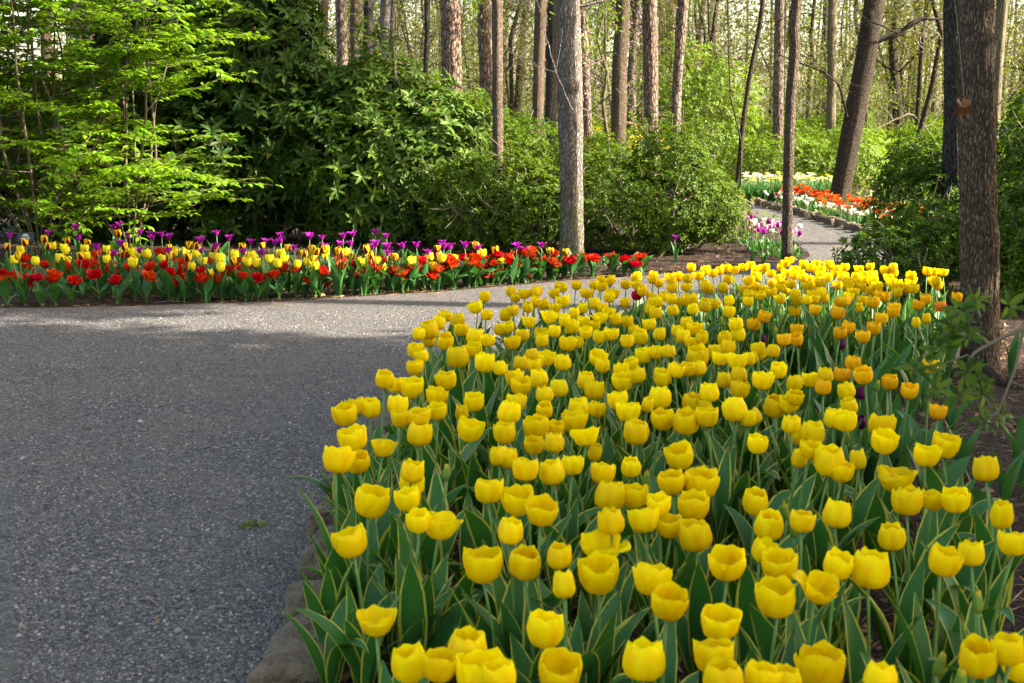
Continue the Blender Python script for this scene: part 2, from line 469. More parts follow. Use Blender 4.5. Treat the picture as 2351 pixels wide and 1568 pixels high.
M = {}
M['gravel'] = m_gravel()
M['mulch'] = m_mulch()
M['litter'] = m_leaf('dead_leaf', [(.10, .05, .025), (.2, .11, .055), (.28, .19, .12), (.06, .03, .02), (.34, .25, .17)], .12, .8, .15, (1, .9, .7))
M['needle'] = m_leaf('pine_needle', [(.22, .10, .04), (.30, .17, .08), (.14, .06, .03)], .0, .7, .2, (1, 1, 1))
M['pebble'] = m_leaf('pebble', [(.04, .038, .042), (.075, .07, .074), (.12, .11, .11), (.18, .165, .15), (.045, .042, .046), (.095, .088, .09), (.155, .14, .12), (.32, .29, .25)], .0, .75, .3, (1, 1, 1))
M['yellow'] = m_petal('yellow_petal', (.95, .79, .001), (.96, .80, .002), (.93, .58, .001), .50)
M['lemon'] = m_petal('lemon_petal', (.88, .74, .02), (.9, .78, .03), (.84, .66, .01), .38)
M['orange_yellow'] = m_petal('golden_petal', (.90, .55, .002), (.92, .60, .004), (.84, .38, .002), .40)
M['orange'] = m_petal('orange_petal', (.85, .20, .004), (.88, .34, .01), (.75, .12, .01), .35)
M['red'] = m_petal('red_petal', (.50, .003, .001), (.54, .006, .002), (.42, .008, .001), .26)
M['red_gold'] = m_petal('red_gold_petal', (.44, .004, .002), (.5, .006, .003), (.62, .10, .003), .25)
M['purple'] = m_petal('purple_petal', (.40, .014, .34), (.52, .04, .46), (.28, .008, .26), .38)
M['plum'] = m_petal('plum_petal', (.09, .006, .05), (.12, .01, .07), (.06, .004, .03), .2)
M['flamed'] = m_petal('flamed_petal', (.86, .55, .004), (.88, .62, .01), (.8, .4, .004), .28, streak=(.14, .008, .014))
M['streaked'] = m_petal('streaked_petal', (.90, .62, .004), (.9, .6, .01), (.82, .12, .01), .35)
M['white'] = m_petal('white_petal', (.80, .76, .66), (.82, .8, .74), (.74, .7, .5), .35)
M['pink'] = m_petal('pink_petal', (.74, .32, .46), (.8, .55, .62), (.7, .22, .4), .35)
M['vermilion'] = m_petal('vermilion_petal', (.75, .09, .01), (.8, .13, .015), (.65, .05, .01), .3)
M['budgreen'] = m_petal('bud_petal', (.22, .32, .04), (.75, .60, .03), (.14, .26, .03), .25)
M['edged_leaf'] = m_blade('edged_leaf', (.030, .118, .024), (.44, .42, .06))
M['tulip_leaf'] = m_blade('tulip_leaf', (.036, .115, .028))
M['stem'] = m_plain('tulip_stem', (.10, .20, .035), .5, .3, 20)
M['stamen'] = m_plain('stamen', (.35, .25, .03), .7)
M['bark_pine'] = m_bark('pine_bark', (.13, .088, .066), (.29, .205, .155), 'plate', 1.0)
M['bark_pine_far'] = m_bark('pine_bark_small', (.13, .095, .072), (.28, .21, .16), 'plate', .8)
M['bark_grey'] = m_bark('grey_bark', (.25, .21, .175), (.55, .49, .42), 'cell', 1.0, .9)
M['bark_tan'] = m_bark('tan_bark', (.18, .13, .09), (.38, .29, .21), 'cell', 1.5)
M['bark_brown'] = m_bark('brown_bark', (.13, .093, .062), (.34, .255, .175), 'cell', 1.25)
M['bark_umber'] = m_bark('umber_bark', (.065, .048, .034), (.19, .145, .10), 'cell', 1.1)
M['bark_dark'] = m_bark('dark_bark', (.045, .04, .035), (.19, .17, .15), 'cell', 1.2)
M['rhodo_sunlit'] = m_leaf('sunlit_glossy_leaf', [(.030, .072, .010), (.052, .105, .013), (.085, .14, .017), (.04, .085, .011), (.12, .16, .02)], .26, .45, .12, (1.5, 1.4, .4))  # lighter copy of the rhododendron leaf, its sunlit look put into the colour
M['wood_leaf'] = m_leaf('woodland_leaf', [(.055, .085, .012), (.095, .125, .016), (.145, .155, .024), (.085, .085, .02), (.19, .18, .035)], .34, .6, .1, (1.2, 1.1, .5))
M['bark_olive'] = m_bark('olive_bark', (.12, .10, .06), (.28, .24, .15), 'furrow', 1.0)
M['twig'] = m_plain('twig', (.16, .125, .085), .85, .35, 12)
M['twig_green'] = m_plain('young_twig', (.085, .065, .032), .8, .35, 12)
M['lime'] = m_leaf('lime_leaf', [(.10, .24, .006), (.155, .31, .008), (.21, .35, .012), (.085, .20, .007)], .45, .5, .3, (1.3, 1.15, .35))
M['rhodo'] = m_leaf('glossy_leaf', [(.018, .048, .008), (.028, .066, .009), (.044, .088, .011), (.022, .054, .009), (.085, .12, .015)], .22, .45, .10, (1.5, 1.4, .4))
M['azalea'] = m_leaf('azalea_leaf', [(.034, .072, .008), (.06, .112, .009), (.09, .15, .012), (.045, .09, .009), (.14, .19, .018)], .34, .5, .12, (1.5, 1.35, .35))
M['azalea_dark'] = m_leaf('azalea_dark_leaf', [(.022, .055, .008), (.05, .11, .010), (.10, .17, .014), (.034, .075, .008), (.14, .21, .018)], .38, .48, .14, (1.5, 1.4, .4))
M['spring'] = m_leaf('spring_leaf', [(.09, .14, .016), (.13, .175, .022), (.18, .20, .035), (.13, .13, .03), (.065, .115, .015)], .36, .6, .2, (1.25, 1.1, .5))
M['fresh'] = m_leaf('fresh_leaf', [(.10, .185, .014), (.165, .25, .02), (.07, .145, .013)], .40, .55, .25, (1.3, 1.15, .4))
M['needles'] = m_leaf('green_needle', [(.05, .09, .022), (.09, .13, .03), (.13, .16, .045)], .25, .6, .25, (1.2, 1.2, .6))
M['evergreen'] = m_leaf('evergreen_leaf', [(.02, .06, .015), (.04, .09, .02)], .1, .45, .4)
M['redbud'] = m_leaf('redbud_flower', [(.55, .22, .42), (.65, .32, .52)], .4, .6, .2, (1, 1, 1))
M['goldbloom'] = m_leaf('gold_blossom', [(.8, .6, .03), (.75, .5, .02)], .4, .6, .2, (1, 1, 1))
M['brown_leaf'] = m_leaf('withered_leaf', [(.13, .055, .02), (.17, .075, .028), (.10, .042, .016)], .15, .7, .2, (1.3, .9, .6))
M['black_plastic'] = m_plain('black_plastic', (.012, .013, .014), .35, .2)
M['pale_print'] = m_plain('pale_print', (.6, .6, .58), .6, .05)
M['moss'] = m_plain('moss', (.12, .14, .02), .9, .5, 40)

rng = np.random.RandomState(7)

# ------------------------------------------------------------------ ground, path
def sheet(name, poly, z, m, step=.25, jit=.03, seed=1):
    pts = []
    n = len(poly)
    for i in range(n):
        a, b = np.array(poly[i], float), np.array(poly[(i + 1) % n], float)
        k = max(1, int(np.linalg.norm(b - a) / step))
        for j in range(k): pts.append(a + (b - a) * j / k)
    P = np.array(pts)
    q = np.concatenate([P * 3.1, np.zeros((len(P), 1))], 1)
    P = P + (np.stack([vnoise(q, seed), vnoise(q, seed + 9)], 1) - .5) * 2 * jit
    V = [Vector((x, y, 0)) for x, y in P]
    tri = tessellate_polygon([V])
    mb = MB()
    tri = np.array(tri)
    a, b, c = P[tri[:, 0]], P[tri[:, 1]], P[tri[:, 2]]
    cr = (b[:, 0] - a[:, 0]) * (c[:, 1] - a[:, 1]) - (b[:, 1] - a[:, 1]) * (c[:, 0] - a[:, 0])
    tri[cr < 0] = tri[cr < 0][:, ::-1]
    mb.add(np.concatenate([P, np.full((len(P), 1), z)], 1), None, tri)
    return mb.obj(name, m, smooth=False)

mb = MB()
xs = np.concatenate([[-500, -200, -80, -40], np.linspace(-20, 20, 21), [40, 80, 200, 500]])
ys = np.concatenate([[-300, -80, -20], np.linspace(-6, 60, 34), [90, 150, 300, 600]])
gx, gy = np.meshgrid(xs, ys)
mb.grid(np.stack([gx, gy, gx * 0], -1)[:, ::1])
ground = mb.obj('ground', M['mulch'])
tag(ground, 'brown bark mulch and leaf strewn woodland floor under the trees', 'ground', kind='structure')

BACK = [(-300, 716), (-100, 712), (0, 708), (200, 706), (400, 700), (600, 694), (800, 684), (1000, 672), (1150, 658), (1300, 645), (1450, 636), (1600, 622), (1700, 612), (1775, 603), (1845, 600), (1862, 590), (1835, 560), (1795, 530), (1755, 508), (1725, 492), (1700, 476), (1670, 458), (1640, 445)]
RIGHT = [(1675, 446), (1711, 464), (1755, 477), (1824, 494), (1875, 508), (1926, 523), (1960, 533), (2010, 556), (2060, 588), (2095, 625)]
EDGE = [(3.35, 9.9), (2.95, 9.05), (2.3, 8.95), (1.6, 8.75), (.9, 8.42), (.3, 8.0), (-.1, 7.5), (-.35, 6.9), (-.5, 6.2), (-.58, 5.5), (-.60, 4.6), (-.58, 3.8), (-.56, 3.2), (-.55, 2.4), (-.55, -3)]
back_w = [tuple(at(*p)[:2]) for p in BACK]
poly = back_w + [tuple(at(*p)[:2]) for p in RIGHT] + EDGE + [(-9, -3), (-9, 9.8)]
path = sheet('gravel_path', poly, .004, M['gravel'])
tag(path, 'wide grey crushed gravel path curving between the flower beds', 'path', kind='structure')

def inside(P, poly):
    P = np.asarray(P); poly = np.asarray(poly)
    x, y = P[:, 0], P[:, 1]
    r = np.zeros(len(P), bool)
    j = len(poly) - 1
    for i in range(len(poly)):
        xi, yi = poly[i]; xj, yj = poly[j]
        c = ((yi > y) != (yj > y)) & (x < (xj - xi) * (y - yi) / (yj - yi + 1e-12) + xi)
        r ^= c
        j = i
    return r
def poly_dist(P, line):
    P = np.asarray(P, float); line = np.asarray(line, float)
    d = np.full(len(P), 1e9)
    for a, b in zip(line[:-1], line[1:]):
        ab = b - a
        t = np.clip(((P - a) @ ab) / (ab @ ab), 0, 1)
        d = np.minimum(d, np.linalg.norm(P - (a + t[:, None] * ab), axis=1))
    return d

# loose stones on the gravel (stuff)
def pebble_tpl():
    v = np.array([(1, 0, 0), (-1, 0, 0), (0, 1, 0), (0, -1, 0), (.1, .1, .7), (0, 0, -.4)], float)
    t = [(0, 2, 4), (2, 1, 4), (1, 3, 4), (3, 0, 4)]
    return v, np.zeros((0, 4), int), np.array(t)
mb = MB()
n = 190000
y = 2.6 + (9.5 - 2.6) * rng.rand(n) ** 1.7
x = -y * .41 + rng.rand(n) * (y * .41 + 3)
P = np.stack([x, y], 1)
P = P[inside(P, poly)]
n = len(P)
L = .0028 + .0050 * rng.rand(n) ** 1.7
big = rng.rand(n) < .006
L[big] *= 2.2
ang = rng.rand(n) * 6.28
scatter(mb, pebble_tpl(), np.concatenate([P, np.full((n, 1), .0045)], 1), np.stack([np.cos(ang), np.sin(ang), 0 * ang], 1), np.array([0, 0, 1.0]) + rng.normal(0, .3, (n, 3)), L)
o = mb.obj('gravel_chips', M['pebble'], smooth=False)
tag(o, 'loose grey and pale stone chips scattered over the gravel path', 'gravel', kind='stuff')

# fallen leaves and pine needles on the mulch (stuff)
mb = MB()
n = 9000
y = 2.5 + 26 * rng.rand(n) ** 1.6
x = (rng.rand(n) - .5) * (y * .9 + 2)
P = np.stack([x, y], 1)
keep = (~inside(P, poly))
P = P[keep]; n = len(P)
ang = rng.rand(n) * 6.28
scatter(mb, leaf_full(.55, .25, .2), np.concatenate([P, np.full((n, 1), .006) + rng.rand(n, 1) * .012], 1), np.stack([np.cos(ang), np.sin(ang), rng.normal(0, .25, n)], 1), np.array([0, 0, 1.0]) + rng.normal(0, .35, (n, 3)), .03 + .05 * rng.rand(n) ** 2)
o = mb.obj('leaf_litter', M['litter'])
tag(o, 'curled dead brown leaves strewn over the mulch', 'leaf litter', kind='stuff')
mb = MB()
n = 26000
y = 2.5 + 11.5 * rng.rand(n)
x = (rng.rand(n) - .5) * (y * .9 + 1)
P = np.stack([x, y], 1)
dd = poly_dist(P, back_w[:15])
keep = (dd < np.abs(rng.normal(0, .28, n))) | ((~inside(P, poly)) & (rng.rand(n) < .45))
P = P[keep]; n = len(P)
ang = rng.rand(n) * 6.28
scatter(mb, leaf_card(.028), np.concatenate([P, .007 + rng.rand(n, 1) * .014], 1), np.stack([np.cos(ang), np.sin(ang), rng.normal(0, .08, n)], 1), np.array([0, 0, 1.0]) + rng.normal(0, .3, (n, 3)), .07 + .09 * rng.rand(n))
o = mb.obj('pine_needles', M['needle'])
tag(o, 'rusty brown pine needles lying along the edge of the gravel', 'pine needles', kind='stuff')

mb = MB()
n = 900
y = 2.6 + 7.2 * rng.rand(n) ** 1.2
x = -y * .41 + rng.rand(n) * (y * .41 + 2)
P = np.stack([x, y], 1); P = P[inside(P, poly)]; n = len(P)
ang = rng.rand(n) * 6.28
scatter(mb, leaf_full(.4, .25, .2), np.concatenate([P, np.full((n, 1), .009)], 1), np.stack([np.cos(ang), np.sin(ang), 0 * ang], 1), np.array([0, 0, 1.0]) + rng.normal(0, .3, (n, 3)), .008 + .022 * rng.rand(n) ** 3)
o = mb.obj('leaf_crumbs', M['litter'])
tag(o, 'small brown bits of leaf and bark lying about on the gravel', 'leaf litter', kind='stuff')

# ------------------------------------------------------------------ edging stones
M['stone'] = None
def m_stone():
    m, nt, p, out = mat('sandstone')
    v = coords(nt)
    a = noise(nt, v, 9, 6, .65)
    b = noise(nt, v, 40, 4)
    oi = nt.nodes.new('ShaderNodeObjectInfo')
    col = ramp(nt, a, [(.3, (.03, .022, .013)), (.43, (.11, .078, .045)), (.58, (.165, .12, .072)), (.8, (.22, .17, .11))])
    col = mixc(nt, mth(nt, 'MULTIPLY', oi.outputs['Random'], .35), col, (.12, .10, .08))
    col = mixc(nt, ramp(nt, noise(nt, v, 6, 4), [(.55, (0,) * 3), (.75, (.7,) * 3)]), col, (.09, .085, .03))
    nt.links.new(col, p.inputs['Base Color'])
    nt.links.new(bump(nt, mth(nt, 'ADD', a, mth(nt, 'MULTIPLY', b, .5)), 1.0, .06), p.inputs['Normal'])
    p.inputs['Roughness'].default_value = .9
    return m
M['stone'] = m_stone()
def stone_mesh(seed, lx=.16, ly=.24, h=.12):
    n = 10
    g = np.linspace(-1, 1, n)
    mb = MB()
    u, v = np.meshgrid(np.linspace(0, 2 * np.pi, 37)[:-1], np.linspace(-np.pi / 2, np.pi / 2, 21))
    sx = np.sign(np.cos(v) * np.cos(u)) * np.abs(np.cos(v) * np.cos(u)) ** .32
    sy = np.sign(np.cos(v) * np.sin(u)) * np.abs(np.cos(v) * np.sin(u)) ** .32
    sz = np.sign(np.sin(v)) * np.abs(np.sin(v)) ** .33
    P = np.stack([sx, sy, sz], -1)
    q = P.reshape(-1, 3) * 1.9 + seed * 7.7
    d = 1 + (vnoise(q * .8, seed) - .5) * .5 + (vnoise(q * 2.6, seed + 1) - .5) * .12 + (vnoise(q * 7, seed + 2) - .5) * .05
    P = P * d.reshape(P.shape[:2])[..., None] * np.array([lx / 2, ly / 2, h / 2])
    mb.grid(P, True)
    return mb.mesh('edging_stone', M['stone'])
smesh = [stone_mesh(i, .14 + .02 * (i % 3), .22 + .022 * (i % 4), .16) for i in range(5)]
y, k = 2.75, 0
ex = lambda y: np.interp(y, [2.4, 3.2, 3.8, 4.6, 5.5, 6.2, 6.9], [-.55, -.56, -.58, -.60, -.58, -.5, -.35])
while y < 6.6:
    k += 1
    o = link('edging_stone', smesh[k % 5], None, (ex(y) + .01 + rng.uniform(-.025, .025), y, .022), (R(rng.uniform(-7, 7)), R(rng.uniform(-9, 9)), R(rng.uniform(-16, 16))))
    o.scale = (rng.uniform(.85, 1.15), rng.uniform(.8, 1.0), rng.uniform(.8, 1.2))
    tag(o, '%s sandstone edging block, %s from the front along the yellow tulip bed' % (('long low', 'chunky', 'flat', 'squarish', 'rounded')[k % 5], nth(k)), 'edging stone', 'edging stones beside the tulip beds')
    y += .262 + rng.uniform(-.03, .03)
rl = [at(*p) for p in [(1711, 464), (1755, 477), (1824, 494), (1875, 508), (1926, 523), (1960, 533), (2010, 556)]]
rl = np.array([tuple(p) for p in rl])
acc = np.concatenate([[0], np.cumsum(np.linalg.norm(np.diff(rl, axis=0), axis=1))])
k = 0
for s in np.arange(.1, acc[-1], .42):
    k += 1
    p = [np.interp(s, acc, rl[:, i]) for i in range(2)]
    o = link('edging_stone', smesh[k % 5], None, (p[0] + .06, p[1] + .03, .02), (0, 0, R(rng.uniform(-12, 18))))
    tag(o, 'small stone edging the far path, %s along from its far end' % nth(k), 'edging stone', 'edging stones beside the tulip beds')

# ------------------------------------------------------------------ tulips
PT = np.array([0, .12, .27, .43, .6, .75, .87, .95, 1])
def petal(mb, phi, Rr, H, rp, zp, W, shape, rr, nu=7, cup=.06, z0=0.0, fringe=0.0, m=0, twist=0.0):
    t = PT
    r = np.interp(t, rp[0], rp[1]) * Rr
    z = np.interp(t, zp[0], zp[1]) * H + z0
    w = np.interp(t, shape[0], shape[1]) * W
    s = np.linspace(-1, 1, nu)
    T, Sx = np.meshgrid(t, s, indexing='ij')
    rg = r[:, None] * (1 - cup * Sx ** 2) + rr.normal(0, .0006, T.shape)
    th = phi + Sx * w[:, None] / np.maximum(rg, Rr * .35) + twist * T
    edge = (T > .8) * (rr.normal(0, .0004 + fringe, T.shape) + .0016 * np.sin(Sx * rr.uniform(2, 5) + rr.uniform(0, 6)))
    zz = z[:, None] - .05 * H * Sx ** 2 * (T > .5) + edge
    P = np.stack([rg * np.cos(th), rg * np.sin(th), zz], -1)
    mb.grid(P, uv=np.stack([Sx, T], -1), m=m)
ROUND = ([0, .12, .3, .5, .65, .78, .88, .95, 1], [.3, .62, .92, 1.03, .99, .88, .70, .47, .15])
POINT = ([0, .15, .35, .55, .75, .9, 1], [.3, .6, .9, .95, .7, .35, .02])
def bloom(kind, seed):
    rr = np.random.RandomState(seed)
    mb = MB()
    if kind in ('cup', 'fringed', 'open', 'closed', 'bud', 'border'):
        Rr = .0355 if kind != 'border' else .030
        H = .066 if kind != 'border' else .068
        op = {'cup': rr.choice([-.20, -.10, -.04, .02, .08, .14, .24]), 'fringed': rr.uniform(-.02, .14), 'open': .45, 'closed': -.30, 'bud': -.55, 'border': rr.uniform(-.15, .1)}[kind]
        if kind == 'closed': Rr, H = .026, .062
        if kind == 'bud': Rr, H = .0135, .058
        for lay in (1, 0):
            for i in range(3):
                phi = i * 2.0944 + lay * 1.0472 + rr.uniform(-.12, .12)
                o = op + rr.uniform(-.07, .10)
                if kind == 'open' and i == 0 and lay == 0: o += .55
                rp = ([0, .1, .22, .4, .6, .8, 1], [.12, .52, .80, .97, 1.02 + .3 * o, 1.0 + .65 * o, .93 + o])
                zp = ([0, .1, .22, .4, .6, .8, 1], [0, .03, .11, .31, .56, .79, 1 - .35 * max(0, o) + rr.uniform(-.09, .06)])
                petal(mb, phi, Rr * (1.04 - .13 * lay) * rr.uniform(.97, 1.03), H * (1.02 if lay else .98), rp, zp, Rr * rr.uniform(.92, 1.08), ROUND, rr, cup=.09, fringe=.002 if kind == 'fringed' else 0)
    elif kind == 'lily':
        for lay in (1, 0):
            for i in range(3):
                phi = i * 2.0944 + lay * 1.0472 + rr.uniform(-.15, .15)
                o = rr.uniform(.25, .9)
                rp = ([0, .15, .4, .6, .8, 1], [.12, .5, .8, .95 + .2 * o, 1.2 + .5 * o, 1.5 + 1.0 * o])
                zp = ([0, .15, .4, .6, .8, 1], [0, .08, .38, .62, .82, .98 - .2 * o])
                petal(mb, phi, .026 * (1 - .06 * lay), .068, rp, zp, .026, POINT, rr, cup=.12)
    elif kind == 'double':
        for lay in range(4):
            k = (6, 6, 5, 4)[lay]
            for i in range(k):
                phi = i * 6.2832 / k + lay * .5 + rr.uniform(-.25, .25)
                e = (1.5, 1.15, .8, .45)[lay] * rr.uniform(.8, 1.25)
                rp = ([0, .2, .5, .8, 1], [.1, .4 * e, .75 * e, .95 * e, 1.1 * e])
                zp = ([0, .2, .5, .8, 1], [0, .1, .4, .72 + .1 * lay, .75 + .12 * lay])
                petal(mb, phi, .033, .052 * rr.uniform(.8, 1.2), rp, zp, .021, ([0, .2, .5, .8, .93, 1], [.35, .7, 1, .9, .55, .1]), rr, cup=-.05, fringe=.0012)
    return mb
def unit_stem(seed, H=.45):
    rr = np.random.RandomState(seed)
    t = np.linspace(0, 1, 7)
    dx, dy = rr.uniform(-.05, .05, 2)
    w = rr.uniform(-.012, .012, 2)
    P = np.stack([dx * t ** 2 + w[0] * np.sin(t * 3.1), dy * t ** 2 + w[1] * np.sin(t * 3.1), t * H], -1)
    mb = MB(); mb.tube(P, np.linspace(.0048, .0036, 7), 6)
    return mb, P[-1]
def blade(seed, L=.32, W=.032, lean=12, bend=35, fold=.35, twist=.0, wave=.0):
    rr = np.random.RandomState(seed)
    n = 11
    t = np.linspace(0, 1, n)
    ang = np.radians(lean + bend * t ** 1.8)
    ds = L / (n - 1)
    x = np.concatenate([[0], np.cumsum(np.sin(ang[:-1]) * ds)])
    z = np.concatenate([[0], np.cumsum(np.cos(ang[:-1]) * ds)])
    w = np.interp(t, [0, .1, .3, .5, .7, .87, 1], [.30, .42, .86, 1, .84, .45, .02]) * W
    s = np.array([-1, -.62, 0, .62, 1])
    T, Sx = np.meshgrid(t, s, indexing='ij')
    f = fold * (1 - .45 * t)
    nx, nz = -np.cos(ang), np.sin(ang)
    tw = twist * t
    lat_y = Sx * w[:, None] * np.cos(tw)[:, None]
    lift = np.abs(Sx) * w[:, None] * f[:, None] + Sx * w[:, None] * np.sin(tw)[:, None] + wave * W * np.sin(t * 9 + 1)[:, None] * Sx
    P = np.stack([x[:, None] + nx[:, None] * lift, lat_y, z[:, None] + nz[:, None] * lift], -1)
    mb = MB(); mb.grid(P, uv=np.stack([Sx, T], -1))
    return mb

blooms = {}
for kind, nvar, mk in (('cup', 18, 'yellow'), ('open', 4, 'yellow'), ('closed', 3, 'yellow'), ('bud', 3, 'budgreen'), ('fringed', 6, 'orange_yellow')):
    blooms[kind] = [bloom(kind, 100 + i + 17 * len(kind)).mesh(kind + '_bloom', M[mk]) for i in range(nvar)]
def recolour(kind, seeds, mk, name):
    return [bloom(kind, s).mesh(name, M[mk]) for s in seeds]
blooms['orange'] = recolour('cup', [5], 'orange', 'orange_bloom')
blooms['redcup'] = recolour('cup', [6], 'red', 'red_bloom')
blooms['streaked'] = recolour('cup', [8], 'streaked', 'streaked_bloom')
blooms['plum'] = recolour('closed', [9, 10], 'plum', 'plum_bloom')
blooms['double'] = recolour('double', range(20, 25), 'red', 'red_double_bloom') + recolour('double', range(25, 29), 'red_gold', 'red_double_bloom')
blooms['lily'] = recolour('lily', range(40, 46), 'purple', 'purple_bloom')
blooms['lemon'] = recolour('border', range(50, 56), 'lemon', 'lemon_bloom')
blooms['flamed'] = recolour('border', range(60, 64), 'flamed', 'flamed_bloom')
stems = [unit_stem(300 + i) for i in range(8)]
stem_me = [(s.mesh('stem', M['stem']), e) for s, e in stems]
rr = np.random.RandomState(3)
blade_mb = [blade(400 + i, rr.uniform(.28, .42), rr.uniform(.026, .042), rr.uniform(3, 20), rr.choice([18, 30, 45, 70, 115], p=[.3, .3, .2, .1, .1]), rr.uniform(.2, .55), rr.uniform(-.5, .5), rr.uniform(0, .18)) for i in range(16)]
edged = [b.mesh('leaf', M['edged_leaf']) for b in blade_mb]
plain = [b.mesh('leaf', M['tulip_leaf']) for b in blade_mb]
low_mb = [blade(430 + i, rr.uniform(.15, .23), rr.uniform(.020, .034), rr.uniform(12, 35), rr.choice([25, 45, 80, 130]), rr.uniform(.15, .4), rr.uniform(-.6, .6), rr.uniform(0, .2)) for i in range(12)]
low = [b.mesh('leaf', M['tulip_leaf']) for b in low_mb]

def plant(name, label, cat, group, base, H, flower, fscale, leaves, nl, r, lscale=1.0, tilt=10, az0=None):
    t = thing(name, label, cat, base, r.uniform(0, 6.28), group)
    sm, end = stem_me[r.randint(len(stem_me))]
    k = H / .45
    if flower is not None:
        link('stem', sm, t, None, None, (max(.7, k), max(.7, k), k))
        link('flower', flower, t, (end[0] * max(.7, k), end[1] * max(.7, k), H - .002), (R(r.normal(0, tilt * .5)), R(r.normal(0, tilt * .5)), r.uniform(0, 6.28)), fscale)
    a = r.uniform(0, 6.28)
    for i in range(nl):
        link('leaf', leaves[r.randint(len(leaves))], t, (0, 0, .0 + .02 * i), (0, 0, a + i * 2.3 + r.uniform(-.4, .4)), lscale * r.uniform(.85, 1.12))
    return t

